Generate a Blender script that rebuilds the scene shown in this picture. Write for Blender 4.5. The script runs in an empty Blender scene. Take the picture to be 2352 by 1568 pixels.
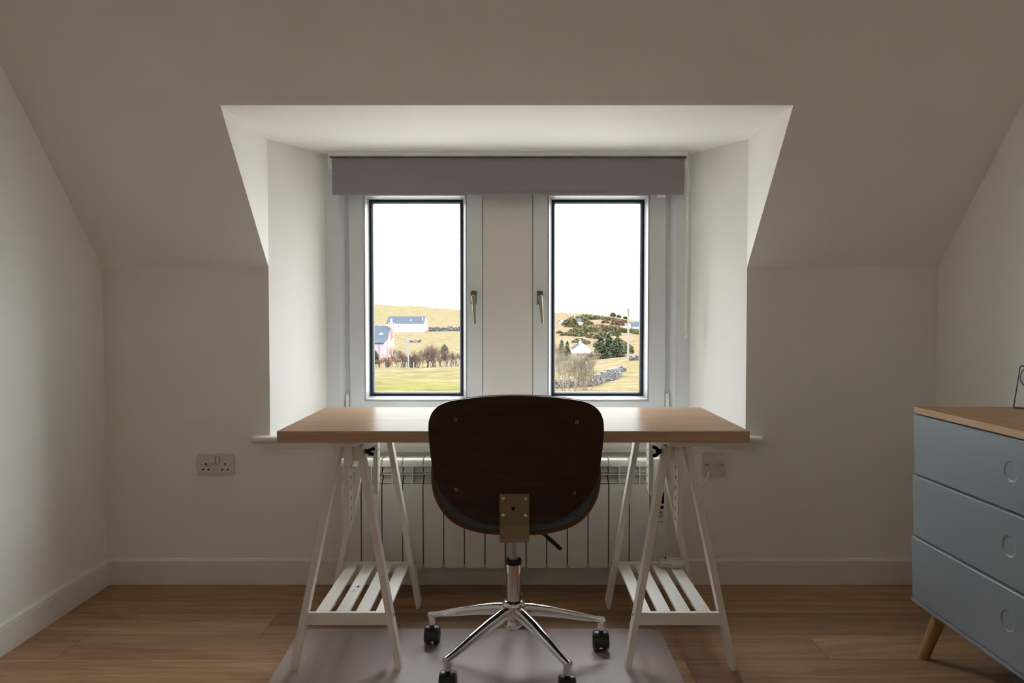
import bpy, bmesh, math, random
from mathutils import Vector, Matrix
R = math.radians
C = bpy.context.scene.collection
sc = bpy.context.scene

# ------------------------------------------------------------------ camera, sky, exposure
F_PX = 1790.0
CAM_H = 1.085
cd = bpy.data.cameras.new('camera'); cam = bpy.data.objects.new('camera', cd); C.objects.link(cam)
cd.sensor_width = 36.0; cd.lens = F_PX / 2352 * 36.0
cd.shift_x = -3 / 2352
cd.clip_start = 0.05; cd.clip_end = 2000
cam.location = (0, 0, CAM_H)
cam.rotation_euler = (math.pi / 2 - math.atan(59 / F_PX), 0, 0)
sc.camera = cam
world = bpy.data.worlds.new('overcast_sky'); sc.world = world; world.use_nodes = True
wn = world.node_tree.nodes; wl = world.node_tree.links
bg = wn['Background']
bg.inputs['Color'].default_value = (0.93, 0.965, 1.0, 1)
# overcast sky: three times brighter overhead than at the horizon
_tc = wn.new('ShaderNodeTexCoord'); _sp = wn.new('ShaderNodeSeparateXYZ'); wl.new(_tc.outputs['Generated'], _sp.inputs[0])
_mx = wn.new('ShaderNodeMath'); _mx.operation = 'MAXIMUM'; wl.new(_sp.outputs['Z'], _mx.inputs[0]); _mx.inputs[1].default_value = 0.0
_ma = wn.new('ShaderNodeMath'); _ma.operation = 'MULTIPLY_ADD'; wl.new(_mx.outputs[0], _ma.inputs[0]); _ma.inputs[1].default_value = 9.6; _ma.inputs[2].default_value = 4.4
wl.new(_ma.outputs[0], bg.inputs['Strength'])
sd = bpy.data.lights.new('daylight_sun', 'SUN'); sun = bpy.data.objects.new('daylight_sun', sd); C.objects.link(sun)
sd.energy = 10.0; sd.angle = R(125); sd.color = (0.95, 0.975, 1.0)      # broad veiled sun, high over the moor in front of the window
sun.location = (0, 30, 30); sun.rotation_euler = (R(-60), 0, R(-14))
sc.view_settings.view_transform = 'Standard'; sc.view_settings.look = 'None'
sc.view_settings.gamma = 1.0; sc.view_settings.use_curve_mapping = False
sc.view_settings.exposure = 0.53
sc.cycles.use_denoising = True
sc.cycles.max_bounces = 14; sc.cycles.diffuse_bounces = 10; sc.cycles.glossy_bounces = 5
sc.cycles.transparent_max_bounces = 16; sc.cycles.transmission_bounces = 6
sc.cycles.caustics_reflective = False; sc.cycles.caustics_refractive = False
sc.cycles.sample_clamp_indirect = 6.0
# added fill light, unseen behind the camera, lifting the darker walls
pd = bpy.data.lights.new('added_fill_light', 'POINT'); pl_ = bpy.data.objects.new('added_fill_light', pd); C.objects.link(pl_)
pd.energy = 3.2; pd.shadow_soft_size = 0.20; pd.color = (1.0, 0.93, 0.82); pl_.location = (-0.2, -1.5, 2.10)
rnd = random.Random(11)

# ------------------------------------------------------------------ materials
def mat(name, col, rough=0.5, metal=0.0, bump=0.0, bscale=200.0, alpha=1.0, spec=0.5, var=0.0, vscale=8.0):
    m = bpy.data.materials.new(name); m.use_nodes = True
    n = m.node_tree.nodes; l = m.node_tree.links; p = n['Principled BSDF']
    p.inputs['Roughness'].default_value = rough; p.inputs['Metallic'].default_value = metal
    p.inputs['Alpha'].default_value = alpha; p.inputs['Specular IOR Level'].default_value = spec
    tc = n.new('ShaderNodeTexCoord')
    if var > 0:
        no = n.new('ShaderNodeTexNoise'); no.inputs['Scale'].default_value = vscale; no.inputs['Detail'].default_value = 4
        l.new(tc.outputs['Object'], no.inputs['Vector'])
        mx = n.new('ShaderNodeMix'); mx.data_type = 'RGBA'
        mx.inputs['A'].default_value = tuple(c * (1 - var) for c in col) + (1,)
        mx.inputs['B'].default_value = tuple(min(1, c * (1 + var)) for c in col) + (1,)
        l.new(no.outputs['Fac'], mx.inputs['Factor']); l.new(mx.outputs['Result'], p.inputs['Base Color'])
    else:
        p.inputs['Base Color'].default_value = tuple(col) + (1,)
    if bump > 0:
        no = n.new('ShaderNodeTexNoise'); no.inputs['Scale'].default_value = bscale; no.inputs['Detail'].default_value = 3
        l.new(tc.outputs['Object'], no.inputs['Vector'])
        b = n.new('ShaderNodeBump'); b.inputs['Strength'].default_value = bump; b.inputs['Distance'].default_value = 0.002
        l.new(no.outputs['Fac'], b.inputs['Height']); l.new(b.outputs['Normal'], p.inputs['Normal'])
    return m

def wood(name, dark, light, rough=0.4, stretch=(1.2, 22, 22), bump=0.05, spec=0.5, fine=1.0):
    m = bpy.data.materials.new(name); m.use_nodes = True
    n = m.node_tree.nodes; l = m.node_tree.links; p = n['Principled BSDF']
    p.inputs['Roughness'].default_value = rough; p.inputs['Specular IOR Level'].default_value = spec
    tc = n.new('ShaderNodeTexCoord'); mp = n.new('ShaderNodeMapping'); mp.inputs['Scale'].default_value = stretch
    l.new(tc.outputs['Object'], mp.inputs['Vector'])
    a = n.new('ShaderNodeTexNoise'); a.inputs['Scale'].default_value = 2.2; a.inputs['Detail'].default_value = 8; a.inputs['Roughness'].default_value = 0.6
    a.inputs['Distortion'].default_value = 0.4
    b = n.new('ShaderNodeTexNoise'); b.inputs['Scale'].default_value = 11 * fine; b.inputs['Detail'].default_value = 4
    l.new(mp.outputs['Vector'], a.inputs['Vector']); l.new(mp.outputs['Vector'], b.inputs['Vector'])
    mu = n.new('ShaderNodeMix'); mu.inputs['Factor'].default_value = 0.4
    l.new(a.outputs['Fac'], mu.inputs['A']); l.new(b.outputs['Fac'], mu.inputs['B'])
    cr = n.new('ShaderNodeValToRGB'); cr.color_ramp.elements[0].position = 0.36; cr.color_ramp.elements[1].position = 0.64
    cr.color_ramp.elements[0].color = tuple(dark) + (1,); cr.color_ramp.elements[1].color = tuple(light) + (1,)
    l.new(mu.outputs['Result'], cr.inputs['Fac']); l.new(cr.outputs['Color'], p.inputs['Base Color'])
    bp = n.new('ShaderNodeBump'); bp.inputs['Strength'].default_value = bump; bp.inputs['Distance'].default_value = 0.001
    l.new(mu.outputs['Result'], bp.inputs['Height']); l.new(bp.outputs['Normal'], p.inputs['Normal'])
    return m

def floor_material():
    m = bpy.data.materials.new('oak_floor_boards'); m.use_nodes = True
    n = m.node_tree.nodes; l = m.node_tree.links; p = n['Principled BSDF']
    geo = n.new('ShaderNodeNewGeometry'); sep = n.new('ShaderNodeSeparateXYZ'); l.new(geo.outputs['Position'], sep.inputs[0])
    def M(op, a=None, b=None, va=None, vb=None):
        q = n.new('ShaderNodeMath'); q.operation = op
        if a is not None: l.new(a, q.inputs[0])
        elif va is not None: q.inputs[0].default_value = va
        if b is not None: l.new(b, q.inputs[1])
        elif vb is not None: q.inputs[1].default_value = vb
        return q.outputs[0]
    W = 0.19; L = 2.45
    yy = M('DIVIDE', M('ADD', sep.outputs['Y'], vb=0.04), vb=W)
    row = M('FLOOR', yy)
    wr = n.new('ShaderNodeTexWhiteNoise'); wr.noise_dimensions = '1D'; l.new(row, wr.inputs['W'])
    xx = M('ADD', M('DIVIDE', sep.outputs['X'], vb=L), M('MULTIPLY', wr.outputs['Value'], vb=7.0))
    colm = M('FLOOR', xx)
    cmb = n.new('ShaderNodeCombineXYZ'); l.new(row, cmb.inputs[0]); l.new(colm, cmb.inputs[1])
    wp = n.new('ShaderNodeTexWhiteNoise'); wp.noise_dimensions = '2D'; l.new(cmb.outputs[0], wp.inputs['Vector'])
    fy = M('FRACT', yy); fx = M('FRACT', xx)
    sy = M('LESS_THAN', M('MINIMUM', fy, M('SUBTRACT', va=1.0, b=fy)), vb=0.009)
    sx = M('LESS_THAN', M('MINIMUM', fx, M('SUBTRACT', va=1.0, b=fx)), vb=0.0006)
    seam = M('MAXIMUM', sy, sx)
    # grain coordinates, shifted per board
    off = n.new('ShaderNodeCombineXYZ'); l.new(M('MULTIPLY', wp.outputs['Value'], vb=31.0), off.inputs[0]); l.new(M('MULTIPLY', row, vb=3.7), off.inputs[1])
    va = n.new('ShaderNodeVectorMath'); va.operation = 'ADD'; l.new(geo.outputs['Position'], va.inputs[0]); l.new(off.outputs[0], va.inputs[1])
    mp = n.new('ShaderNodeMapping'); mp.inputs['Scale'].default_value = (1.1, 13, 1); l.new(va.outputs[0], mp.inputs['Vector'])
    a = n.new('ShaderNodeTexNoise'); a.inputs['Scale'].default_value = 2.0; a.inputs['Detail'].default_value = 9; a.inputs['Distortion'].default_value = 0.8
    l.new(mp.outputs[0], a.inputs['Vector'])
    b = n.new('ShaderNodeTexNoise'); b.inputs['Scale'].default_value = 14.0; b.inputs['Detail'].default_value = 4
    l.new(mp.outputs[0], b.inputs['Vector'])
    mu = n.new('ShaderNodeMix'); mu.inputs['Factor'].default_value = 0.35; l.new(a.outputs['Fac'], mu.inputs['A']); l.new(b.outputs['Fac'], mu.inputs['B'])
    cr = n.new('ShaderNodeValToRGB'); e = cr.color_ramp.elements
    e[0].position = 0.34; e[0].color = (0.262, 0.136, 0.065, 1); e[1].position = 0.62; e[1].color = (0.49, 0.295, 0.168, 1)
    l.new(mu.outputs['Result'], cr.inputs['Fac'])
    hs = n.new('ShaderNodeHueSaturation'); l.new(cr.outputs['Color'], hs.inputs['Color'])
    mr = n.new('ShaderNodeMapRange'); mr.inputs['To Min'].default_value = 0.72; mr.inputs['To Max'].default_value = 1.14
    l.new(wp.outputs['Value'], mr.inputs['Value']); l.new(mr.outputs['Result'], hs.inputs['Value'])
    # knots
    vo = n.new('ShaderNodeTexVoronoi'); vo.inputs['Scale'].default_value = 1.3
    mk = n.new('ShaderNodeMapping'); mk.inputs['Scale'].default_value = (0.8, 2.2, 1); l.new(va.outputs[0], mk.inputs['Vector']); l.new(mk.outputs[0], vo.inputs['Vector'])
    kn = M('LESS_THAN', vo.outputs['Distance'], vb=0.022)
    dk = M('MAXIMUM', M('MULTIPLY', seam, vb=0.62), M('MULTIPLY', kn, vb=0.5))
    mx = n.new('ShaderNodeMix'); mx.data_type = 'RGBA'; l.new(dk, mx.inputs['Factor']); l.new(hs.outputs['Color'], mx.inputs['A'])
    mx.inputs['B'].default_value = (0.05, 0.025, 0.012, 1); l.new(mx.outputs['Result'], p.inputs['Base Color'])
    p.inputs['Roughness'].default_value = 0.42; p.inputs['Specular IOR Level'].default_value = 0.4
    bp = n.new('ShaderNodeBump'); bp.inputs['Strength'].default_value = 0.08; bp.inputs['Distance'].default_value = 0.001
    l.new(M('SUBTRACT', mu.outputs['Result'], M('MULTIPLY', seam, vb=1.0)), bp.inputs['Height']); l.new(bp.outputs['Normal'], p.inputs['Normal'])
    return m

def glass_material():
    m = bpy.data.materials.new('window_glass'); m.use_nodes = True
    n = m.node_tree.nodes; l = m.node_tree.links; n.remove(n['Principled BSDF'])
    t = n.new('ShaderNodeBsdfTransparent'); t.inputs['Color'].default_value = (0.97, 0.985, 0.98, 1)
    g = n.new('ShaderNodeBsdfGlossy'); g.inputs['Roughness'].default_value = 0.02
    lw = n.new('ShaderNodeLayerWeight'); lw.inputs['Blend'].default_value = 0.5
    pw = n.new('ShaderNodeMath'); pw.operation = 'POWER'; l.new(lw.outputs['Facing'], pw.inputs[0]); pw.inputs[1].default_value = 5.0
    fr = n.new('ShaderNodeMath'); fr.operation = 'MULTIPLY_ADD'; l.new(pw.outputs[0], fr.inputs[0]); fr.inputs[1].default_value = 0.9; fr.inputs[2].default_value = 0.035
    mx = n.new('ShaderNodeMixShader'); l.new(fr.outputs[0], mx.inputs[0]); l.new(t.outputs[0], mx.inputs[1]); l.new(g.outputs[0], mx.inputs[2])
    l.new(mx.outputs[0], n['Material Output'].inputs['Surface'])
    return m

LF = 0.093   # moorland reflects far less light than the painted room
def lf(r_, g_, b_): return (r_ * LF, g_ * LF, b_ * LF, 1)
def land_material():
    m = bpy.data.materials.new('moor_grass'); m.use_nodes = True
    n = m.node_tree.nodes; l = m.node_tree.links; p = n['Principled BSDF']
    p.inputs['Roughness'].default_value = 1.0; p.inputs['Specular IOR Level'].default_value = 0.0
    geo = n.new('ShaderNodeNewGeometry')
    def N(scale, detail, st=(1, 1, 1)):
        mp = n.new('ShaderNodeMapping'); mp.inputs['Scale'].default_value = st; l.new(geo.outputs['Position'], mp.inputs['Vector'])
        q = n.new('ShaderNodeTexNoise'); q.inputs['Scale'].default_value = scale; q.inputs['Detail'].default_value = detail
        q.inputs['Roughness'].default_value = 0.62; l.new(mp.outputs[0], q.inputs['Vector']); return q.outputs['Fac']
    cr = n.new('ShaderNodeValToRGB'); e = cr.color_ramp.elements
    e[0].position = 0.35; e[0].color = lf(0.57, 0.53, 0.20)
    e[1].position = 0.50; e[1].color = lf(0.66, 0.54, 0.29)
    x = e.new(0.58); x.color = lf(0.79, 0.62, 0.40)
    x = e.new(0.70); x.color = lf(0.65, 0.47, 0.29)
    # greener near the house on the left, straw further off
    sep = n.new('ShaderNodeSeparateXYZ'); l.new(geo.outputs['Position'], sep.inputs[0])
    mr = n.new('ShaderNodeMapRange'); mr.inputs['From Min'].default_value = 62; mr.inputs['From Max'].default_value = 98
    mr.inputs['To Min'].default_value = -0.10; mr.inputs['To Max'].default_value = 0.075; l.new(sep.outputs['Y'], mr.inputs['Value'])
    ms = n.new('ShaderNodeMapRange'); ms.inputs['From Min'].default_value = -8; ms.inputs['From Max'].default_value = 5
    ms.inputs['To Min'].default_value = -0.03; ms.inputs['To Max'].default_value = 0.07; l.new(sep.outputs['X'], ms.inputs['Value'])
    ad = n.new('ShaderNodeMath'); ad.operation = 'ADD'; l.new(N(0.16, 7, (0.6, 1, 1)), ad.inputs[0]); l.new(mr.outputs[0], ad.inputs[1])
    ad2 = n.new('ShaderNodeMath'); ad2.operation = 'ADD'; l.new(ad.outputs[0], ad2.inputs[0]); l.new(ms.outputs[0], ad2.inputs[1])
    l.new(ad2.outputs[0], cr.inputs['Fac'])
    hs = n.new('ShaderNodeHueSaturation'); l.new(cr.outputs['Color'], hs.inputs['Color'])
    mv = n.new('ShaderNodeMapRange'); mv.inputs['From Min'].default_value = 0.3; mv.inputs['From Max'].default_value = 0.7
    mv.inputs['To Min'].default_value = 0.60; mv.inputs['To Max'].default_value = 1.32
    l.new(N(0.9, 9, (0.45, 0.8, 1)), mv.inputs['Value']); l.new(mv.outputs[0], hs.inputs['Value'])
    l.new(hs.outputs['Color'], p.inputs['Base Color'])
    return m

WALL = mat('cream_wall_paint', (0.875, 0.86, 0.83), 0.85, bump=0.12, bscale=260, spec=0.2)
CEIL = mat('ceiling_paint', (0.875, 0.855, 0.82), 0.9, bump=0.10, bscale=240, spec=0.2)
TRIM = mat('white_gloss_trim', (0.80, 0.78, 0.73), 0.4, spec=0.4)
FLOOR = floor_material()
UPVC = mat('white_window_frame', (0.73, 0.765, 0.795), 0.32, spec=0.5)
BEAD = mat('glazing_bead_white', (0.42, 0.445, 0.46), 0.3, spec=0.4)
POST = mat('mullion_board', (0.74, 0.71, 0.68), 0.6, spec=0.3)
GASK = mat('dark_gasket', (0.020, 0.024, 0.034), 0.55, spec=0.2)
GLASS = glass_material()
SATIN = mat('satin_bronze_metal', (0.42, 0.39, 0.34), 0.38, metal=0.6)
SATIND = mat('dark_handle_plate', (0.20, 0.185, 0.165), 0.4, metal=0.5)
BLIND = mat('grey_blind_fabric', (0.29, 0.262, 0.282), 0.9, bump=0.25, bscale=1200, spec=0.15, var=0.06, vscale=5)
PLAST = mat('white_plastic', (0.82, 0.81, 0.78), 0.35)
SOCK = mat('socket_plastic', (0.66, 0.62, 0.63), 0.4)
HOLE = mat('black_hole', (0.008, 0.007, 0.006), 0.9, spec=0.1)
RAD = mat('radiator_enamel', (0.76, 0.74, 0.70), 0.35)
RADIN = mat('radiator_inside_shade', (0.16, 0.165, 0.16), 0.6)
TREST = mat('white_painted_trestle', (0.86, 0.83, 0.77), 0.42, bump=0.04, bscale=120)
DESK = wood('oak_laminate', (0.33, 0.22, 0.14), (0.46, 0.325, 0.23), 0.28, (0.9, 26, 26), 0.01, spec=0.0016)
DESKE = wood('oak_laminate_edge', (0.46, 0.29, 0.17), (0.62, 0.42, 0.27), 0.5, (0.9, 40, 40), 0.02, spec=0.4)
WALN = wood('dark_walnut_veneer', (0.030, 0.014, 0.009), (0.058, 0.030, 0.019), 0.38, (1.0, 30, 34), 0.05, spec=0.35)
PLYED = wood('walnut_ply_edge', (0.11, 0.04, 0.018), (0.17, 0.07, 0.03), 0.45, (2, 40, 40), 0.03, spec=0.3)
CUSH = mat('blue_grey_upholstery', (0.115, 0.14, 0.152), 0.9, bump=0.3, bscale=900, spec=0.15)
CHROME = mat('polished_chrome', (0.82, 0.82, 0.83), 0.07, metal=1.0)
STEEL = mat('brushed_steel', (0.50, 0.50, 0.52), 0.28, metal=1.0)
BRACK = mat('zinc_passivated_steel', (0.36, 0.285, 0.19), 0.36, metal=0.85, bump=0.06, bscale=80, var=0.08, vscale=20)
BLACK = mat('black_plastic', (0.012, 0.012, 0.014), 0.35)
RIM = mat('black_rim', (0.012, 0.012, 0.014), 0.25)
MATP = mat('frosted_floor_mat', (0.66, 0.56, 0.54), 0.34, bump=0.25, bscale=900, alpha=0.58, spec=0.55)
DRES = mat('blue_grey_lacquer', (0.24, 0.27, 0.30), 0.38, bump=0.03, bscale=300, spec=0.4)
DRESD = mat('dresser_gap', (0.02, 0.02, 0.022), 0.8)
OAKTOP = wood('oak_veneer_top', (0.36, 0.20, 0.085), (0.50, 0.30, 0.14), 0.42, (22, 1.2, 22), 0.03, spec=0.4)
OAKLEG = wood('oak_leg', (0.34, 0.19, 0.075), (0.48, 0.29, 0.13), 0.45, (18, 18, 1.5), 0.03, spec=0.4)
WIRE = mat('dark_wire', (0.10, 0.11, 0.115), 0.35, metal=0.7)
CORD = mat('cream_cord', (0.72, 0.68, 0.60), 0.7)
LABEL = mat('paper_label', (0.85, 0.86, 0.88), 0.6)
INK = mat('black_print', (0.03, 0.03, 0.035), 0.7)
SLOTM = mat('shaded_slot', (0.16, 0.12, 0.09), 0.9, spec=0.1)
REDM = mat('dark_red_mark', (0.14, 0.03, 0.025), 0.6)
LAND = land_material()
BOUNCE_GRAVEL = mat('pale_bounce_gravel', (0.37, 0.345, 0.30), 0.95, var=0.12, vscale=14, spec=0.1)
SLATE = mat('blue_grey_slate', (0.028, 0.034, 0.043), 0.8, var=0.18, vscale=3, spec=0.0)
RENDER = mat('white_render', (0.40, 0.40, 0.40), 0.9, spec=0.0)
PINKR = mat('pink_render', (0.26, 0.165, 0.145), 0.9, var=0.15, vscale=1.2, spec=0.0)
LILAC = mat('lilac_boards', (0.20, 0.155, 0.17), 0.9, spec=0.0)
POLE = mat('pale_timber_pole', (0.14, 0.135, 0.12), 0.9, spec=0.0)
DPOLE = mat('dark_pole_head', (0.16, 0.14, 0.12), 0.9, spec=0.0)
STONE = mat('dry_stone', (0.085, 0.080, 0.082), 0.95, var=0.45, vscale=2.2, spec=0.0)
TWIG = mat('bare_brown_twigs', (0.068, 0.047, 0.038), 0.95, spec=0.0)
TWIGP = mat('bare_pale_twigs', (0.120, 0.100, 0.075), 0.95, spec=0.0)
TWIGR = mat('bare_russet_twigs', (0.085, 0.050, 0.035), 0.95, spec=0.0)
GORSE = mat('gorse_green', (0.060, 0.056, 0.030), 0.95, var=0.5, vscale=0.9, spec=0.0)
GORSEB = mat('gorse_brown', (0.080, 0.062, 0.042), 0.95, var=0.4, vscale=0.9, spec=0.0)
CONIF = mat('conifer_green', (0.050, 0.056, 0.034), 0.95, var=0.4, vscale=1.5, spec=0.0)
HOUSEGLASS = mat('dark_house_window', (0.06, 0.09, 0.14), 0.3)
BINBLUE = mat('blue_bin', (0.10, 0.25, 0.42), 0.6)

# ------------------------------------------------------------------ mesh helpers
def tag(o, label=None, cat=None, group=None, kind=None):
    if label: o['label'] = label
    if cat: o['category'] = cat
    if group: o['group'] = group
    if kind: o['kind'] = kind
    return o
def root(name, loc, label=None, cat=None, group=None, kind=None):
    o = bpy.data.objects.new(name, None); C.objects.link(o); o.location = loc; o.empty_display_size = 0.05
    o['w'] = list(loc)
    return tag(o, label, cat, group, kind)
def wloc(o):
    return Vector(o['w']) if o is not None and 'w' in o else Vector((0, 0, 0))
def obj(name, bm, material, parent=None, origin=None, smooth=False, label=None, cat=None, group=None, kind=None, angle=40):
    """world-coordinate bmesh -> one mesh object, origin at its own centre-bottom or the given point"""
    if origin is None:
        if len(bm.verts):
            xs = [v.co.x for v in bm.verts]; ys = [v.co.y for v in bm.verts]; zs = [v.co.z for v in bm.verts]
            origin = Vector(((min(xs) + max(xs)) / 2, (min(ys) + max(ys)) / 2, min(zs)))
        else: origin = Vector((0, 0, 0))
    origin = Vector(origin)
    bmesh.ops.translate(bm, verts=bm.verts, vec=-origin)
    me = bpy.data.meshes.new(name); bmesh.ops.recalc_face_normals(bm, faces=bm.faces)
    bm.to_mesh(me); bm.free()
    mats = material if isinstance(material, (list, tuple)) else [material]
    for m in mats: me.materials.append(m)
    if smooth:
        me.polygons.foreach_set('use_smooth', [True] * len(me.polygons))
        try: me.set_sharp_from_angle(angle=R(angle))
        except Exception: pass
    o = bpy.data.objects.new(name, me); C.objects.link(o)
    o['w'] = list(origin)
    if parent is not None:
        o.parent = parent; o.location = origin - wloc(parent)
    else: o.location = origin
    return tag(o, label, cat, group, kind)
def BM(): return bmesh.new()
def box(bm, x0, x1, y0, y1, z0, z1, bev=0.0, seg=2):
    r = bmesh.ops.create_cube(bm, size=1.0); vs = r['verts']
    for v in vs:
        v.co = Vector((x0 if v.co.x < 0 else x1, y0 if v.co.y < 0 else y1, z0 if v.co.z < 0 else z1))
    if bev > 0:
        es = list({e for v in vs for e in v.link_edges})
        bmesh.ops.bevel(bm, geom=es, offset=bev, segments=seg, affect='EDGES', profile=0.5)
    return bm
def quad(bm, pts):
    return bm.faces.new([bm.verts.new(p) for p in pts])
def prism(bm, poly, axis, a, b, bev=0.0):
    """extrude 2D polygon along axis; poly in the other two coordinates (order x,y,z without the axis)"""
    def P(p, t):
        if axis == 'x': return (t, p[0], p[1])
        if axis == 'y': return (p[0], t, p[1])
        return (p[0], p[1], t)
    v0 = [bm.verts.new(P(p, a)) for p in poly]; v1 = [bm.verts.new(P(p, b)) for p in poly]
    n = len(poly); fs = [bm.faces.new(v0), bm.faces.new(v1[::-1])]
    for i in range(n): fs.append(bm.faces.new((v0[i], v0[(i + 1) % n], v1[(i + 1) % n], v1[i])))
    if bev > 0:
        es = list({e for f in fs for e in f.edges})
        bmesh.ops.bevel(bm, geom=es, offset=bev, segments=2, affect='EDGES', profile=0.5)
    return bm
def frame_of(d):
    d = d.normalized(); up = Vector((0, 0, 1)) if abs(d.z) < 0.9 else Vector((1, 0, 0))
    s = d.cross(up).normalized(); return s, s.cross(d).normalized()
def tube(bm, pts, rad, seg=10, cap=True):
    pts = [Vector(p) for p in pts]; n = len(pts)
    rads = rad if isinstance(rad, (list, tuple)) else [rad] * n
    rings = []; s = None
    for i, p in enumerate(pts):
        d = (pts[min(i + 1, n - 1)] - pts[max(i - 1, 0)])
        if d.length < 1e-9: d = Vector((0, 0, 1))
        if s is None: s, u = frame_of(d)
        else:
            dn = d.normalized(); s = (s - dn * s.dot(dn)).normalized(); u = s.cross(dn).normalized()
        rings.append([bm.verts.new(p + (s * math.cos(2 * math.pi * k / seg) + u * math.sin(2 * math.pi * k / seg)) * rads[i]) for k in range(seg)])
    for i in range(n - 1):
        for k in range(seg):
            bm.faces.new((rings[i][k], rings[i][(k + 1) % seg], rings[i + 1][(k + 1) % seg], rings[i + 1][k]))
    if cap:
        bm.faces.new(rings[0][::-1]); bm.faces.new(rings[-1])
    return bm
def lathe(bm, prof, cx, cy, seg=28, axis='z'):
    rings = []
    for r_, h in prof:
        ring = []
        for k in range(seg):
            a = 2 * math.pi * k / seg; c, s = r_ * math.cos(a), r_ * math.sin(a)
            if axis == 'z': ring.append(bm.verts.new((cx + c, cy + s, h)))
            elif axis == 'x': ring.append(bm.verts.new((h, cx + c, cy + s)))
            else: ring.append(bm.verts.new((cx + c, h, cy + s)))
        rings.append(ring)
    for i in range(len(rings) - 1):
        for k in range(seg):
            bm.faces.new((rings[i][k], rings[i][(k + 1) % seg], rings[i + 1][(k + 1) % seg], rings[i + 1][k]))
    bm.faces.new(rings[0][::-1]); bm.faces.new(rings[-1])
    return bm
def beam(bm, a, b, w, d, bev=0.0015, ref=Vector((0, 1, 0))):
    """square-section bar from a to b; w along the sideways axis, d along ref"""
    a = Vector(a); b = Vector(b); t = (b - a).normalized(); r_ = (ref - t * ref.dot(t)).normalized(); s = t.cross(r_)
    vs = []
    for p in (a, b):
        for i, j in ((-1, -1), (1, -1), (1, 1), (-1, 1)):
            vs.append(bm.verts.new(p + s * (i * w / 2) + r_ * (j * d / 2)))
    fs = [bm.faces.new(vs[0:4]), bm.faces.new(vs[4:8][::-1])]
    for i in range(4): fs.append(bm.faces.new((vs[i], vs[(i + 1) % 4], vs[4 + (i + 1) % 4], vs[4 + i])))
    if bev: bmesh.ops.bevel(bm, geom=list({e for f in fs for e in f.edges}), offset=bev, segments=2, affect='EDGES')
    return bm
def rrect(cx, cy, w, h, r, n=5):
    out = []
    for qx, qy, a0 in ((1, 1, 0), (-1, 1, 90), (-1, -1, 180), (1, -1, 270)):
        for k in range(n + 1):
            a = R(a0 + 90 * k / n)
            out.append((cx + qx * (w / 2 - r) + r * math.cos(a), cy + qy * (h / 2 - r) + r * math.sin(a)))
    return out

# ------------------------------------------------------------------ room shell (metres; y = distance from the camera towards the window)
YW = 3.128            # knee wall
XL, XR = -1.645, 1.700
ZK = 1.280            # top of knee wall
OL, OR = -0.980, 0.936  # dormer opening in the knee wall
ZD = 1.788            # dormer ceiling
SL = (ZD - ZK) / (YW - 2.63)   # roof slope
YF = YW - (ZD - ZK) / SL       # where the dormer ceiling meets the slope
YV = 3.465            # window plane reached by the splayed reveals
VL, VR = -0.803, 0.757
ZS = 0.603            # window board top
ZT = 2.40             # flat ceiling height
YT = YW - (ZT - ZK) / SL
YB = -2.3             # wall behind the camera
def zs(y): return ZK + (YW - y) * SL

bm = BM(); box(bm, XL - 0.1, XR + 0.1, YB - 0.1, YW + 0.1, -0.10, 0.0)
obj('floor', bm, FLOOR, origin=(0, 0, 0), kind='structure')

bm = BM()   # knee wall either side, below the sill, and the splayed reveals
T = 0.12
prism(bm, [(XL - T, 0), (OL, 0), (OL, ZK), (XL - T, ZK)], 'y', YW, YW + T)
prism(bm, [(OR, 0), (XR + T, 0), (XR + T, ZK), (OR, ZK)], 'y', YW, YW + T)
prism(bm, [(OL, 0), (OR, 0), (OR, ZS - 0.03), (OL, ZS - 0.03)], 'y', YW, YW + T)
# reveals (splayed) and lining board up to the frame
prism(bm, [(OL, YW), (VL, YV), (VL, YV + 0.10), (OL - T, YV + 0.10), (OL - T, YW + 0.03)], 'z', 0.3, ZD + 0.02)
prism(bm, [(OR, YW), (OR + T, YW + 0.03), (OR + T, YV + 0.10), (VR, YV + 0.10), (VR, YV)], 'z', 0.3, ZD + 0.02)
prism(bm, [(OL - T, 0.3), (OR + T, 0.3), (OR + T, ZS - 0.03), (OL - T, ZS - 0.03)], 'y', YV + 0.02, YV + 0.12)
obj('wall_back', bm, WALL, kind='structure')

bm = BM(); box(bm, XL - 0.12, XL, YB - 0.1, YW + 0.1, 0, ZT + 0.1); obj('wall_left', bm, WALL, kind='structure')
bm = BM(); box(bm, XR, XR + 0.12, YB - 0.1, YW + 0.1, 0, ZT + 0.1); obj('wall_right', bm, WALL, kind='structure')
bm = BM(); box(bm, XL - 0.1, XR + 0.1, YB - 0.12, YB, 0, ZT + 0.1); obj('wall_front', bm, WALL, kind='structure')

bm = BM()   # sloping ceiling with the dormer cut out, dormer ceiling, flat ceiling behind
def slab(x0, x1, ya, yb):
    prism(bm, [(ya, zs(ya)), (yb, zs(yb)), (yb, zs(yb) + 0.16), (ya, zs(ya) + 0.16)], 'x', x0, x1)
slab(XL - 0.1, OL - 0.001, YF, YW + 0.14); slab(OR + 0.001, XR + 0.1, YF, YW + 0.14); slab(XL - 0.1, XR + 0.1, YT, YF)
box(bm, XL - 0.1, XR + 0.1, YB - 0.1, YT, ZT, ZT + 0.12)
prism(bm, [(YF, ZD), (YV + 0.12, ZD), (YV + 0.12, ZD + 0.14), (YF - 0.02, ZD + 0.14)], 'x', OL - 0.13, OR + 0.13)
obj('ceiling', bm, CEIL, origin=(0, 0, 0), kind='structure')
bm = BM()   # dormer cheeks
for x0, x1 in ((OL - 0.001, OL), (OR, OR + 0.001)):
    prism(bm, [(YF, ZD + 0.02), (YF, ZD), (YW, ZK), (YW + 0.001, ZK), (YW + 0.001, ZD + 0.02)], 'x', x0, x1)
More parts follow.
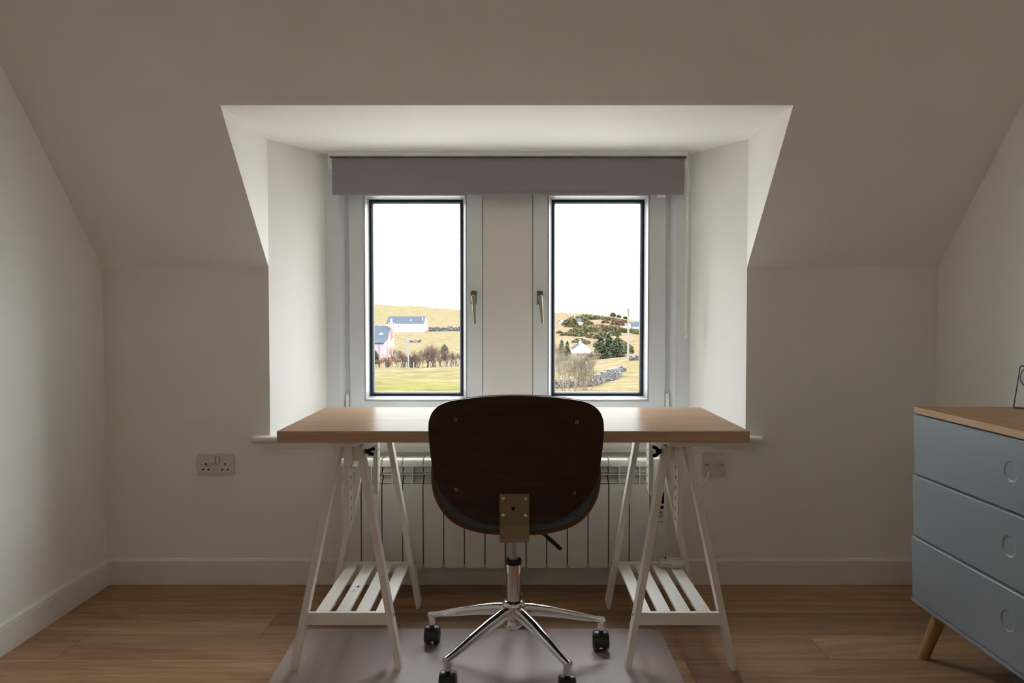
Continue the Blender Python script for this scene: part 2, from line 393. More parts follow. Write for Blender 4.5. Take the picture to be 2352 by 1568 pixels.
for x0, x1 in ((OL - T, OL - 0.001), (OR + 0.001, OR + T)):
    prism(bm, [(YF + 0.05, ZD + 0.02), (YW + 0.05, ZK + 0.03), (YW + 0.10, ZK + 0.03), (YW + 0.10, ZD + 0.02)], 'x', x0, x1)
obj('wall_dormer', bm, WALL, kind='structure')

def skirting(name, axis, a, b, at, sgn):
    # profile: thick board with a small quirk line and rounded top; at = wall plane, sgn = direction into the room
    t = 0.015
    pf = [(0, 0), (t, 0), (t, 0.083), (t - 0.0022, 0.084), (t - 0.0022, 0.086), (t - 0.0005, 0.087), (t - 0.0015, 0.096), (t - 0.006, 0.1025), (t - 0.011, 0.104), (0, 0.104)]
    bm = BM()
    prism(bm, [(at + sgn * u, z) for u, z in pf], axis, a, b)
    obj(name, bm, TRIM, kind='structure')
skirting('baseboard_back', 'x', XL, XR, YW, -1)
skirting('baseboard_left', 'y', YB, YW - 0.015, XL, 1)
skirting('baseboard_right', 'y', YB, YW - 0.015, XR, -1)
skirting('baseboard_front', 'x', XL + 0.015, XR - 0.015, YB, 1)

# window board with rounded nosing, and the apron moulding under it
bm = BM()
prism(bm, [(OL - 0.0, YW - 0.001), (OL + 0.0, YW), (VL, YV + 0.02), (VR, YV + 0.02), (OR, YW), (OR, YW - 0.001)], 'z', ZS - 0.026, ZS)
n = 8; pf = [(YW, ZS - 0.026)] + [(YW - 0.026 - 0.013 * math.sin(math.pi * k / n), ZS - 0.013 - 0.013 * math.cos(math.pi * k / n)) for k in range(n + 1)] + [(YW, ZS)]
prism(bm, pf, 'x', -1.035, 0.990)
# returned ends: quarter rounds
for cx, s in ((-1.035, -1), (0.990, 1)):
    ring = []
    for k in range(n + 1):
        rr = 0.026 + 0.013 * math.sin(math.pi * k / n); z = ZS - 0.013 - 0.013 * math.cos(math.pi * k / n)
        ring.append([bm.verts.new((cx + s * rr * math.sin(R(90 * j / 6)) * 0.55, YW - rr * math.cos(R(90 * j / 6)), z)) for j in range(7)])
    for i in range(n):
        for j in range(6): bm.faces.new((ring[i][j], ring[i][j + 1], ring[i + 1][j + 1], ring[i + 1][j]))
    for rg in (ring[0], ring[-1]):
        c = bm.verts.new((cx, YW, rg[0].co.z)); 
        for j in range(6): bm.faces.new((rg[j], rg[j + 1], c))
obj('trim_1', bm, TRIM, kind='structure', smooth=True, angle=50)
bm = BM()
prism(bm, [(YW, ZS - 0.026), (YW - 0.022, ZS - 0.026), (YW - 0.020, ZS - 0.040), (YW - 0.014, ZS - 0.056), (YW - 0.013, ZS - 0.066), (YW - 0.004, ZS - 0.068), (YW, ZS - 0.068)], 'x', -1.004, 0.962)
obj('trim_2', bm, TRIM, kind='structure')

# ------------------------------------------------------------------ window
WX0, WX1, WZ0, WZ1 = VL, VR, ZS, ZD
win = root('window_1', ((WX0 + WX1) / 2, 3.50, ZS), kind='structure')
bm = BM()   # outer frame: face, slanted inner edge, rebate
y0 = 3.425
def jamb(bm, xa, xb, xc, xd):   # xa wall side, xb face end, xc slant end, xd rebate end
    prism(bm, [(xa, y0), (xb, y0), (xc, y0 + 0.045), (xd, y0 + 0.048), (xd, 3.56), (xa, 3.56)], 'z', WZ0, WZ1)
jamb(bm, WX0 - 0.03, -0.7625, -0.7440, -0.700); jamb(bm, WX1 + 0.03, 0.7125, 0.694, 0.645)
prism(bm, [(y0, WZ1), (y0, 1.755), (y0 + 0.045, 1.735), (y0 + 0.048, 1.69), (3.56, 1.69), (3.56, WZ1)], 'x', WX0, WX1)
prism(bm, [(y0, WZ0), (y0, 0.630), (y0 + 0.045, 0.645), (y0 + 0.048, 0.690), (3.56, 0.690), (3.56, WZ0)], 'x', WX0, WX1)
obj('window_frame', bm, UPVC, win)
bm = BM(); box(bm, -0.1345, 0.0845, 3.452, 3.50, WZ0 + 0.02, WZ1 - 0.02, 0.0015); box(bm, -0.1500, 0.1000, 3.547, 3.56, WZ0 + 0.02, WZ1 - 0.02)
obj('mullion_panel', bm, POST, win, label='plain centre board between the sashes')
SZ0, SZ1 = 0.662, 1.722
def sash(x0, x1, gx0, gx1, hx, lean, side):
    gz0, gz1 = 0.727, 1.600
    s = root('sash', ((x0 + x1) / 2, 3.50, SZ0)); s.parent = win; s.location = Vector(s['w']) - wloc(win)
    yf, yb, yg = 3.452, 3.545, 3.500
    bm = BM()
    def ring(y, ax0, ax1, az0, az1): return [bm.verts.new(p) for p in ((ax0, y, az0), (ax1, y, az0), (ax1, y, az1), (ax0, y, az1))]
    b = 0.0195
    rs = [ring(yb, x0, x1, SZ0, SZ1), ring(yf + .003, x0, x1, SZ0, SZ1), ring(yf, x0 + .003, x1 - .003, SZ0 + .003, SZ1 - .003),
          ring(yf, gx0 - b - .004, gx1 + b + .004, gz0 - b - .004, gz1 + b + .004), ring(yf + 0.0025, gx0 - b - .003, gx1 + b + .003, gz0 - b - .003, gz1 + b + .003),
          ring(yf + 0.0025, gx0 - b, gx1 + b, gz0 - b, gz1 + b), ring(yg - 0.010, gx0 - b, gx1 + b, gz0 - b, gz1 + b), ring(yb, gx0 - b, gx1 + b, gz0 - b, gz1 + b)]
    for a, c in zip(rs, rs[1:] + rs[:1]):
        for i in range(4): bm.faces.new((a[i], a[(i + 1) % 4], c[(i + 1) % 4], c[i]))
    obj('sash_frame', bm, UPVC, s)
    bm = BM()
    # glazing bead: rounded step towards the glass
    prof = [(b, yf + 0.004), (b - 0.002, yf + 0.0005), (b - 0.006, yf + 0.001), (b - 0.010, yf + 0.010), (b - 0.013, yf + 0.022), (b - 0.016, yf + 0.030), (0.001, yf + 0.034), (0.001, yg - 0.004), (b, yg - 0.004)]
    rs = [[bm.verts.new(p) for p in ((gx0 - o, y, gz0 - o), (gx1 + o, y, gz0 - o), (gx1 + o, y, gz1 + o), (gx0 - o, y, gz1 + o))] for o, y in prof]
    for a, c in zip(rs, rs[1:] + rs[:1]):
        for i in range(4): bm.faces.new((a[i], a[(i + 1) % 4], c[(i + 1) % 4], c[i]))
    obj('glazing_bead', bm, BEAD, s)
    bm = BM(); g = 0.0145
    prof = [(0.001, yf + 0.034), (-g * 0.6, yf + 0.036), (-g, yg - 0.004), (-g, yg + 0.020), (0.001, yg + 0.020)]
    rs = [[bm.verts.new(p) for p in ((gx0 - o, y, gz0 - o), (gx1 + o, y, gz0 - o), (gx1 + o, y, gz1 + o), (gx0 - o, y, gz1 + o))] for o, y in prof]
    for a, c in zip(rs, rs[1:] + rs[:1]):
        for i in range(4): bm.faces.new((a[i], a[(i + 1) % 4], c[(i + 1) % 4], c[i]))
    obj('gasket', bm, GASK, s)
    bm = BM(); box(bm, gx0 + 0.001, gx1 - 0.001, yg + 0.004, yg + 0.008, gz0 + 0.001, gz1 - 0.001)
    obj('pane', bm, GLASS, s)
    # handle: rounded plate with raised boss, tapered lever hanging down
    zc = 1.165
    bm = BM(); prism(bm, rrect(hx, zc, 0.026, 0.061, 0.004), 'y', yf - 0.006, yf + 0.001, 0.0008)
    prism(bm, rrect(hx, zc + 0.019, 0.020, 0.005, 0.002), 'y', yf - 0.0085, yf - 0.005)
    obj('handle_plate', bm, SATIND, s)
    bm = BM()
    lathe(bm, [(0.0085, yf - 0.004), (0.010, yf - 0.012), (0.010, yf - 0.030), (0.0085, yf - 0.034)], hx + lean * 0.1, zc + 0.002, 20, 'y')
    pts = []
    for k in range(9):
        t = k / 8; w = 0.0095 * (1 - t) + 0.0052 * t; pts.append((hx + lean * 0.1 + lean * t, zc + 0.004 - 0.118 * t, w))
    vs = []
    for x, z, w in pts:
        vs.append([bm.verts.new(q) for q in ((x - w, yf - 0.033, z), (x - w * 0.75, yf - 0.041, z), (x + w * 0.75, yf - 0.041, z), (x + w, yf - 0.033, z), (x + w * 0.7, yf - 0.026, z), (x - w * 0.7, yf - 0.026, z))])
    for a, c in zip(vs, vs[1:]):
        for i in range(6): bm.faces.new((a[i], a[(i + 1) % 6], c[(i + 1) % 6], c[i]))
    bm.faces.new(vs[0]); bm.faces.new(vs[-1][::-1])
    obj('handle', bm, SATIN, s, smooth=True, angle=35, label='satin bronze lever handle pointing down')
    # cream hinge cover at the lower outer corner, standing in the rebate
    bm = BM(); hx0 = x0 - 0.017 if side < 0 else x1 + 0.002
    prism(bm, [(hx0, 0.62), (hx0 + 0.015, 0.62), (hx0 + 0.015, 0.732 if side < 0 else 0.722), (hx0 + 0.010, 0.739), (hx0 + 0.005, 0.739), (hx0, 0.728 if side < 0 else 0.737)], 'y', 3.445, 3.475, 0.001)
    obj('hinge_cover', bm, PLAST, s)
sash(-0.7260, -0.1370, -0.6410, -0.2250, -0.175, 0.006, -1)
sash(0.0870, 0.6740, 0.1720, 0.5820, 0.117, 0.010, 1)

# ------------------------------------------------------------------ roller blind
BY = 3.380
bl = root('roller_blind', (-0.02, BY, 1.60), 'grey-brown fabric roller blind, mostly rolled up, across the top of the window', 'blind')
bm = BM()
BX0, BX1, rr = -0.778, 0.735, 0.021
zc = 1.7465
pf = []
for k in range(17):
    a = R(-20 + 200 * k / 16 - 0); pf.append((BY + 0.010 + rr * math.cos(a) , zc + rr * math.sin(a)))
outer = [(BY + 0.010 - rr, zc), (BY + 0.010 - rr, 1.620)]
loop = pf + [(BY + 0.010 - rr - 0.0003, 1.615), (BY + 0.010 - rr + 0.0020, 1.614), (BY + 0.010 - rr + 0.0020, zc - 0.004), (BY + 0.010 + rr * 0.5, zc - rr * 0.85)]
prism(bm, loop, 'x', BX0, BX1)
obj('blind_fabric', bm, BLIND, bl, smooth=True, angle=50)
bm = BM(); yb = BY + 0.010 - rr
prism(bm, [(yb - 0.0012, 1.621), (yb + 0.003, 1.624), (yb + 0.008, 1.621), (yb + 0.009, 1.611), (yb + 0.006, 1.6055), (yb + 0.001, 1.6045), (yb - 0.0012, 1.608)], 'x', BX0 + 0.002, BX1 - 0.001)
obj('bottom_bar', bm, BLIND, bl)
bm = BM(); box(bm, 0.622, 0.655, yb + 0.001, yb + 0.006, 1.5935, 1.606, 0.0008); obj('bottom_tag', bm, PLAST, bl, label='small white tag under the blind')
bm = BM()
prism(bm, [(BY - 0.028, ZD), (BY - 0.028, 1.781), (BY - 0.022, 1.777), (BY - 0.020, 1.770), (BY + 0.030, 1.770), (BY + 0.030, ZD)], 'x', BX0 - 0.012, BX1 + 0.012)
obj('head_rail', bm, PLAST, bl)
for x, s in ((BX0 - 0.004, -1), (BX1 + 0.004, 1)):
    bm = BM()
    poly = [(BY - 0.018, ZD - 0.004), (BY + 0.040, ZD - 0.004), (BY + 0.040, 1.748)] + [(BY + 0.010 + 0.028 * math.cos(R(-20 - 140 * k / 10)), zc + 0.028 * math.sin(R(-20 - 140 * k / 10))) for k in range(11)] + [(BY - 0.018, 1.75)]
    prism(bm, poly, 'x', x + s * 0.008, x + s * 0.012, 0.0008)
    lathe(bm, [(0.017, x - s * 0.004), (0.019, x), (0.017, x + s * 0.003), (0.022, x + s * 0.006), (0.023, x + s * 0.009)], BY + 0.010, zc, 20, 'x')
    obj('bracket', bm, PLAST, bl, smooth=True, angle=35)
# bead chain: two strands of beads, connector at the bottom
bm = BM()
CX, CY = 0.752, 3.372
def bead(p, r_=0.0030):
    m = Matrix.Translation(p); bmesh.ops.create_icosphere(bm, subdivisions=1, radius=r_, matrix=m)
z = 1.735; k = 0
ztop, zbot = 1.735, 1.030
while z > zbot:
    t = (ztop - z) / (ztop - zbot)
    bead(Vector((CX - 0.006 + 0.003 * t - 0.006 * t, CY - 0.014 * (1 - t), z))); bead(Vector((CX + 0.006 - 0.003 * t - 0.006 * t, CY + 0.016 * (1 - t), z - 0.003)))
    z -= 0.0078
tube(bm, [(CX - 0.006, CY - 0.014, ztop), (CX - 0.009, CY, zbot)], 0.0006, 5); tube(bm, [(CX + 0.006, CY + 0.016, ztop), (CX - 0.003, CY, zbot)], 0.0006, 5)
ch = obj('bead_chain', bm, PLAST, bl, label='white bead pull chain')
bm = BM()
pts = [(CX - 0.008 + 0.009 * math.cos(R(a)), CY, 1.020 + 0.009 * math.sin(R(a))) for a in range(0, 361, 24)]
tube(bm, pts, 0.0016, 6)
beam(bm, (CX + 0.002, CY, 1.018), (CX - 0.004, CY, 0.986), 0.013, 0.006, 0.0015)
obj('chain_weight', bm, PLAST, ch, smooth=True)

# ------------------------------------------------------------------ desk top
DX, DY0, DY1, DZ1, DZ0 = 0.700, 2.295, 2.895, 0.744, 0.710
bm = BM(); box(bm, -DX, DX, DY0, DY1, DZ0, DZ1, 0.0012, 2)
for f in bm.faces:
    f.material_index = 0 if abs(f.normal.z) > 0.7 else 1
obj('desk_top', bm, [DESK, DESKE], label='long oak-look rectangular desk top lying across two white trestles', cat='desk top')

# ------------------------------------------------------------------ trestles
def trestle(sg, label):
    """sg = -1 left one, +1 right one; x given for the left one and mirrored"""
    def X(x): return x * -sg
    t = root('trestle', (X(-0.513), 2.62, 0), label, 'trestle', 'white slatted trestles carrying the desk top')
    YA, YBk = 2.368, 2.872
    legdep = 0.044
    def leg(xb, xt, y, wing):
        bm = BM()
        a = Vector((X(xb), y, 0)); b = Vector((X(xt), y, 0.690)); w = 0.020; q = math.copysign(1, xb - xt) if True else 1
        out = 1 if X(xb) > X(xt) else -1
        # foot cut level, outer lower corner chamfered
        def L(z, s): return X(xb) + (X(xt) - X(xb)) * z / 0.69 + s * w / 2
        poly = [(L(0, -out), 0.0), (L(0, out) - out * 0.008, 0.0), (L(0.022, out), 0.022), (L(0.690, out), 0.690), (L(0.690, -out), 0.690)]
        prism(bm, poly, 'y', y - legdep / 2, y + legdep / 2, 0.0012)
        return obj('leg', bm, TREST, t)
    legs = []
    for y in (YA, YBk):
        legs.append(leg(-0.676, -0.530, y, 0)); legs.append(leg(-0.350, -0.468, y, 0))
    for lg in (legs[1], legs[3]):    # bolt caps low on the inner legs
        bm = BM(); bx = X(-0.350) + (X(-0.468) - X(-0.350)) * 0.165 / 0.69 + sg * -0.0098
        lathe(bm, [(0.004, bx - 0.0015), (0.004, bx + 0.0015)], (lg['w'][1] + 0.004), 0.165, 10, 'x')
        obj('bolt', bm, BLACK, lg)
    # slatted shelf: end rails and four slats running back
    for y, nm in ((2.353, 0), (2.860, 1)):
        bm = BM(); z0, z1 = (0.140, 0.178) if nm == 0 else (0.132, 0.170)
        xa, xb = -0.634, -0.389
        prism(bm, [(X(xa - 0.008), z0), (X(xb + 0.006), z0), (X(xb), z1), (X(xa), z1)], 'y', y, y + 0.015, 0.001)
        obj('shelf_rail', bm, TREST, t)
    for k, (a, b) in enumerate(((-0.616, -0.575), (-0.553, -0.512), (-0.491, -0.450), (-0.429, -0.388))):
        bm = BM(); box(bm, min(X(a), X(b)), max(X(a), X(b)), 2.369, 2.859, 0.1555, 0.165, 0.001)
        sl = obj('slat', bm, TREST, t)
        if k == 1 and sg == -1:
            bm = BM(); box(bm, -0.548, -0.519, 2.575, 2.640, 0.1651, 0.1654)
            n0 = len(bm.faces)
            box(bm, -0.531, -0.524, 2.612, 2.630, 0.16541, 0.1656); box(bm, -0.538, -0.5345, 2.620, 2.624, 0.16541, 0.1656); box(bm, -0.5225, -0.5205, 2.612, 2.630, 0.16541, 0.1656)
            box(bm, -0.5365, -0.533, 2.583, 2.592, 0.16541, 0.1656); box(bm, -0.543, -0.527, 2.578, 2.580, 0.16541, 0.1656)
            bm.faces.ensure_lookup_table()
            for f in bm.faces[n0:]: f.material_index = 1
            obj('sticker', bm, [LABEL, INK], sl, label='small white printed sticker')
    # slotted uprights carrying the beam
    for y in (2.372, 2.866):
        bm = BM(); z0, z1 = 0.428, 0.696; x0, x1 = X(-0.514), X(-0.498); xa, xb = min(x0, x1), max(x0, x1)
        ya, yb_ = y - 0.026, y + 0.030
        # bottom cut at a slant towards the back
        prism(bm, [(ya, z0), (yb_ - 0.004, z0 + 0.018), (yb_, z0 + 0.025), (yb_, z1), (ya, z1)], 'x', xa, xb, 0.001)
        up = obj('upright', bm, TREST, t)
        bm = BM()
        for j in range(7):
            zz = 0.462 + j * 0.032
            for xs in ((xb + 0.0003,) if sg < 0 else (xa - 0.0003,)):
                prism(bm, rrect(y + 0.004, zz, 0.0055, 0.012, 0.0026, 3), 'x', xs - 0.0004, xs + 0.0004)
        obj('slot_row', bm, SLOTM, up)
        bm = BM(); xx0, xx1 = X(-0.511), X(-0.4865)
        box(bm, min(xx0, xx1), max(xx0, xx1), y - 0.027, y - 0.012, 0.634, 0.690, 0.001)
        xx0, xx1 = X(-0.540), X(-0.527)
        obj('clamp_block', bm, TREST, t)
    # long side rails joining the two frames, top beam under the desk
    for a, b in ((-0.486, -0.475), (-0.546, -0.534)):
        bm = BM(); box(bm, min(X(a), X(b)), max(X(a), X(b)), 2.356, 2.884, 0.644, 0.6935, 0.001)
        obj('side_rail', bm, TREST, t)
    bm = BM(); box(bm, min(X(-0.550), X(-0.464)), max(X(-0.550), X(-0.464)), 2.308, 2.884, 0.6955, 0.7098, 0.001)
    obj('top_beam', bm, TREST, t)
    # black wing nut on the inner leg at the front
    bm = BM(); xn = -0.458; yn, zn = 2.385, 0.668
    lathe(bm, [(0.0135, X(xn)), (0.0135, X(xn + 0.002)), (0.007, X(xn + 0.004)), (0.0065, X(xn + 0.016))], yn, zn, 18, 'x')
    lathe(bm, [(0.003, X(xn - 0.014)), (0.003, X(xn + 0.020))], yn, zn, 10, 'x')
    rot = R(25) if sg < 0 else R(75)
    for s in (-1, 1):
        dy, dz = math.cos(rot) * s, math.sin(rot) * s
        pts = [(X(xn + 0.010), yn + dy * 0.004, zn + dz * 0.004), (X(xn + 0.020), yn + dy * 0.011, zn + dz * 0.011), (X(xn + 0.029), yn + dy * 0.015, zn + dz * 0.015)]
        tube(bm, pts, [0.0045, 0.0058, 0.0052], 10)
    obj('wing_nut', bm, BLACK, t, smooth=True, label='black plastic wing nut')
trestle(-1, 'white wooden trestle under the left desk end, printed sticker on its slatted shelf')
trestle(1, 'white wooden trestle under the right desk end, cord bundle on its slatted shelf')

# bundled cord on the right trestle's shelf
bm = BM()
cb = root('cord_bundle', (0.575, 2.835, 0.166), 'small bundle of folded cream cord on the back of the right trestle shelf', 'cord')
for r_ in range(2):
    for k in range(5):
        pts = []
        for j in range(9):
            u = j / 8; x = 0.535 + 0.082 * u + 0.003 * r_; pts.append((x, 2.806 + k * 0.0115 + 0.002 * math.sin(5 * u + k), 0.1725 + r_ * 0.009 + 0.0022 * abs(math.cos(math.pi * u)) + 0.001 * math.sin(7 * u + 2 * k)))
        tube(bm, pts, 0.0052, 8)
obj('cord_strands', bm, CORD, cb, smooth=True)
bm = BM(); tube(bm, [(0.577, 2.806 - 0.0, 0.1715), (0.577, 2.800, 0.180), (0.577, 2.808, 0.190), (0.577, 2.850, 0.190), (0.577, 2.858, 0.180), (0.577, 2.852, 0.1715)], 0.002, 6)
obj('cord_tie', bm, PLAST, cb, smooth=True)

# ------------------------------------------------------------------ radiator
RYF, RYB = 2.998, 3.098
rad = root('electric_radiator', (-0.05, 3.05, 0.10), 'white fifteen-section electric oil radiator on the wall under the window', 'radiator')
z0, z1, zp = 0.105, 0.529, 0.433
x0r = -0.6700; P = 0.0800
sec0 = None
def section_mesh(x):
    bm = BM(); g = 0.0022; a, b = x + g, x + P - g
    # flat front panel with rounded bottom corners
    poly = [(a, zp), (b, zp)] + [(b - 0.012 + 0.012 * math.cos(R(-90 * k / 5)), z0 + 0.012 + 0.012 * math.sin(R(-90 * k / 5))) for k in range(6)] + [(a + 0.012 - 0.012 * math.sin(R(90 * k / 5)), z0 + 0.012 - 0.012 * math.cos(R(90 * k / 5))) for k in range(6)]
    prism(bm, poly, 'y', RYF, RYF + 0.010, 0.0012)
    # core fin
    box(bm, x + P / 2 - 0.012, x + P / 2 + 0.012, RYF + 0.018, RYB - 0.006, z0 + 0.01, zp - 0.005)
    # curved top cap sweeping back
    n = 8; cap = [(RYF + 0.022 - 0.020 * math.cos(R(90 * k / n)), z1 - 0.026 + 0.026 * math.sin(R(90 * k / n))) for k in range(n + 1)]
    prism(bm, cap + [(RYB - 0.004, z1 - 0.004), (RYB - 0.004, z1 - 0.012), (RYF + 0.030, z1 - 0.014)] + [(RYF + 0.006, z1 - 0.030)], 'x', a, b)
    # middle louvre bar and the web between openings
    box(bm, a, b, RYF + 0.003, RYF + 0.050, zp + 0.0365, zp + 0.0395)
    box(bm, x + P / 2 - 0.002 , x + P / 2 + 0.002, RYF + 0.002, RYF + 0.06, zp, z1 - 0.024)
    # inclined plates seen inside the openings
    prism(bm, [(RYF + 0.012, zp + 0.002), (RYF + 0.050, zp + 0.030), (RYF + 0.052, zp + 0.030), (RYF + 0.014, zp)], 'x', a, b)
    prism(bm, [(RYF + 0.016, zp + 0.044), (RYF + 0.046, zp + 0.074), (RYF + 0.048, zp + 0.074), (RYF + 0.018, zp + 0.042)], 'x', a, b)
    return bm
sec0 = obj('radiator_section', section_mesh(x0r), RAD, rad)
for k in range(1, 15):
    o = sec0.copy(); C.objects.link(o); o.parent = rad; o.location = sec0.location + Vector((P * k, 0, 0))
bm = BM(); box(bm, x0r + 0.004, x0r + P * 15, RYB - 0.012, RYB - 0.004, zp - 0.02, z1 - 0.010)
box(bm, x0r + 0.002, x0r + P * 15, RYF + 0.0125, RYF + 0.0165, z0 + 0.012, zp - 0.002)  # dark sheet behind the fronts, painting shade into the gaps between sections
obj('back_panel_and_gap_shade', bm, RADIN, rad)
bm = BM(); xe = x0r + P * 15
prism(bm, rrect(xe + 0.034, (0.102 + 0.531) / 2, 0.062, 0.429, 0.010), 'y', RYF - 0.001, RYB - 0.002, 0.002)
ctl = obj('control_housing', bm, RAD, rad)
bm = BM()
cxl = xe + 0.045
prism(bm, [(cxl - 0.011, 0.378 - 0.020), (cxl + 0.009, 0.378 - 0.020), (cxl + 0.009, 0.420 - 0.018), (cxl - 0.003, 0.420 - 0.018)], 'y', RYF - 0.0025, RYF - 0.0005)
prism(bm, [(cxl - 0.014, 0.338), (cxl + 0.006, 0.338), (cxl + 0.0085, 0.3495), (cxl - 0.011, 0.3495)], 'y', RYF - 0.0025, RYF - 0.0005)
obj('display_window', bm, HOLE, ctl, label='black display window')
bm = BM()
for dz, w in ((0.328, 0.006), (0.322, 0.014), (0.314, 0.010), (0.306, 0.004), (0.287, 0.012)):
    box(bm, cxl - 0.002 - w / 2, cxl - 0.002 + w / 2, RYF - 0.0018, RYF - 0.0006, dz - 0.0012, dz + 0.0012)
for a in range(0, 360, 45):
    box(bm, cxl - 0.003 + 0.008 * math.cos(R(a)) - 0.0012, cxl - 0.003 + 0.008 * math.cos(R(a)) + 0.0012, RYF - 0.0018, RYF - 0.0006, 0.315 + 0.010 * math.sin(R(a)) - 0.0014, 0.315 + 0.010 * math.sin(R(a)) + 0.0014)
obj('button_symbols', bm, INK, ctl)
bm = BM(); box(bm, xe + 0.058, xe + 0.062, RYF - 0.003, RYF, 0.125, 0.152, 0.0008); obj('power_switch', bm, REDM, ctl, label='dark red power switch')
for x in (x0r + 0.16, x0r + P * 13):
    bm = BM(); box(bm, x - 0.02, x + 0.02, RYB - 0.006, YW, z0 + 0.22, z0 + 0.26); obj('wall_bracket', bm, RADIN, rad)

# ------------------------------------------------------------------ double socket, left of the desk
def plate(parent, x0, x1, z0, z1, m=SOCK):
    bm = BM(); prism(bm, rrect((x0 + x1) / 2, (z0 + z1) / 2, x1 - x0, z1 - z0, 0.005), 'y', YW - 0.009, YW, 0.002)
    return obj('face_plate', bm, m, parent)
ds = root('double_socket', (-1.199, YW, 0.443), 'white double switched mains socket on the wall left of the desk', 'socket')
sx0, sx1, sz0, sz1 = -1.273, -1.125, 0.443, 0.529
plate(ds, sx0, sx1, sz0, sz1)
cx_ = (sx0 + sx1) / 2
for x in (cx_ - 0.0085, cx_ + 0.0085):
    bm = BM(); prism(bm, rrect(x, 0.5045, 0.0135, 0.029, 0.0025), 'y', YW - 0.0115, YW - 0.008, 0.001); obj('rocker_switch', bm, SOCK, ds)
    bm = BM(); prism(bm, rrect(x + 0.0008, 0.5040, 0.0155, 0.031, 0.003), 'y', YW - 0.0096, YW - 0.0088); obj('switch_surround', bm, mat('switch_gap', (0.25, 0.23, 0.22), 0.7), ds)
for s in (-1, 1):
    cxs = cx_ + s * 0.0390
    bm = BM()
    box(bm, cxs - 0.0025, cxs + 0.0025, YW - 0.0097, YW - 0.008, 0.4835, 0.4925)
    box(bm, cxs - 0.0150, cxs - 0.0075, YW - 0.0097, YW - 0.008, 0.4645, 0.4695); box(bm, cxs + 0.0070, cxs + 0.0145, YW - 0.0097, YW - 0.008, 0.4645, 0.4695)
    obj('pin_holes', bm, HOLE, ds)
    bm = BM(); lathe(bm, [(0.0028, YW - 0.0085), (0.0028, YW - 0.0100), (0.001, YW - 0.0104)], cx_ + s * 0.0600, 0.4860, 14, 'y'); obj('screw', bm, STEEL, ds, smooth=True)

# fused spur switch with cord, right of the desk
fs = root('fused_switch', (0.810, YW, 0.443), 'white single fused switch with a cord on the wall beside the radiator', 'switch')
plate(fs, 0.764, 0.854, 0.440, 0.528)
bm = BM(); prism(bm, rrect(0.8225, 0.4855, 0.017, 0.030, 0.002), 'y', YW - 0.0115, YW - 0.008, 0.001); obj('rocker_switch', bm, SOCK, fs)
bm = BM(); prism(bm, rrect(0.8230, 0.4850, 0.019, 0.032, 0.003), 'y', YW - 0.0096, YW - 0.0088); obj('switch_surround', bm, mat('switch_gap', (0.25, 0.23, 0.22), 0.7), fs)
bm = BM(); prism(bm, rrect(0.7955, 0.4860, 0.014, 0.029, 0.002), 'y', YW - 0.0105, YW - 0.008, 0.0008); obj('fuse_carrier', bm, SOCK, fs)
bm = BM(); box(bm, 0.7860, 0.7875, YW - 0.0115, YW - 0.0085, 0.482, 0.490); obj('fuse_slot', bm, HOLE, fs)
for x in (0.7775, 0.8410):
    bm = BM(); lathe(bm, [(0.0035, YW - 0.0085), (0.0035, YW - 0.0098)], x, 0.4865, 12, 'y'); obj('screw', bm, SATIND, fs)
def bez(ps, n=24):
    out = []
    ps = [Vector(p) for p in ps]
    for s in range((len(ps) - 1) // 3):
        a, b, c, d = ps[3 * s:3 * s + 4]
        for k in range(n + (1 if s == (len(ps) - 1) // 3 - 1 else 0)):
            t = k / n; out.append(a * (1 - t) ** 3 + b * 3 * t * (1 - t) ** 2 + c * 3 * t * t * (1 - t) + d * t ** 3)
    return out
bm = BM(); tube(bm, bez([(0.785, YW - 0.006, 0.460), (0.784, YW - 0.030, 0.452), (0.775, YW - 0.030, 0.425), (0.745, YW - 0.022, 0.398), (0.71, YW - 0.015, 0.368), (0.67, YW - 0.012, 0.360), (0.62, YW - 0.035, 0.345)]), 0.0036, 10)
obj('flex_cord', bm, PLAST, fs, smooth=True, label='white flex running to the radiator')

# ------------------------------------------------------------------ floor mat
bm = BM()
poly = []
def arc(cx, cy, r_, a0, a1, n=8): return [(cx + r_ * math.cos(R(a0 + (a1 - a0) * k / n)), cy + r_ * math.sin(R(a0 + (a1 - a0) * k / n))) for k in range(n + 1)]
poly = arc(0.505 - 0.045, 2.665 - 0.045, 0.045, 0, 90) + arc(-0.735 + 0.06, 2.665 - 0.06, 0.06, 90, 180) + arc(-0.705 + 0.06, 1.72 + 0.06, 0.06, 180, 270) + arc(0.505 - 0.06, 1.72 + 0.06, 0.06, 270, 360)
prism(bm, poly, 'z', 0.0006, 0.0030, 0.0006)
obj('chair_mat', bm, MATP, label='frosted translucent chair mat on the wooden floor beneath the chair', cat='floor mat')

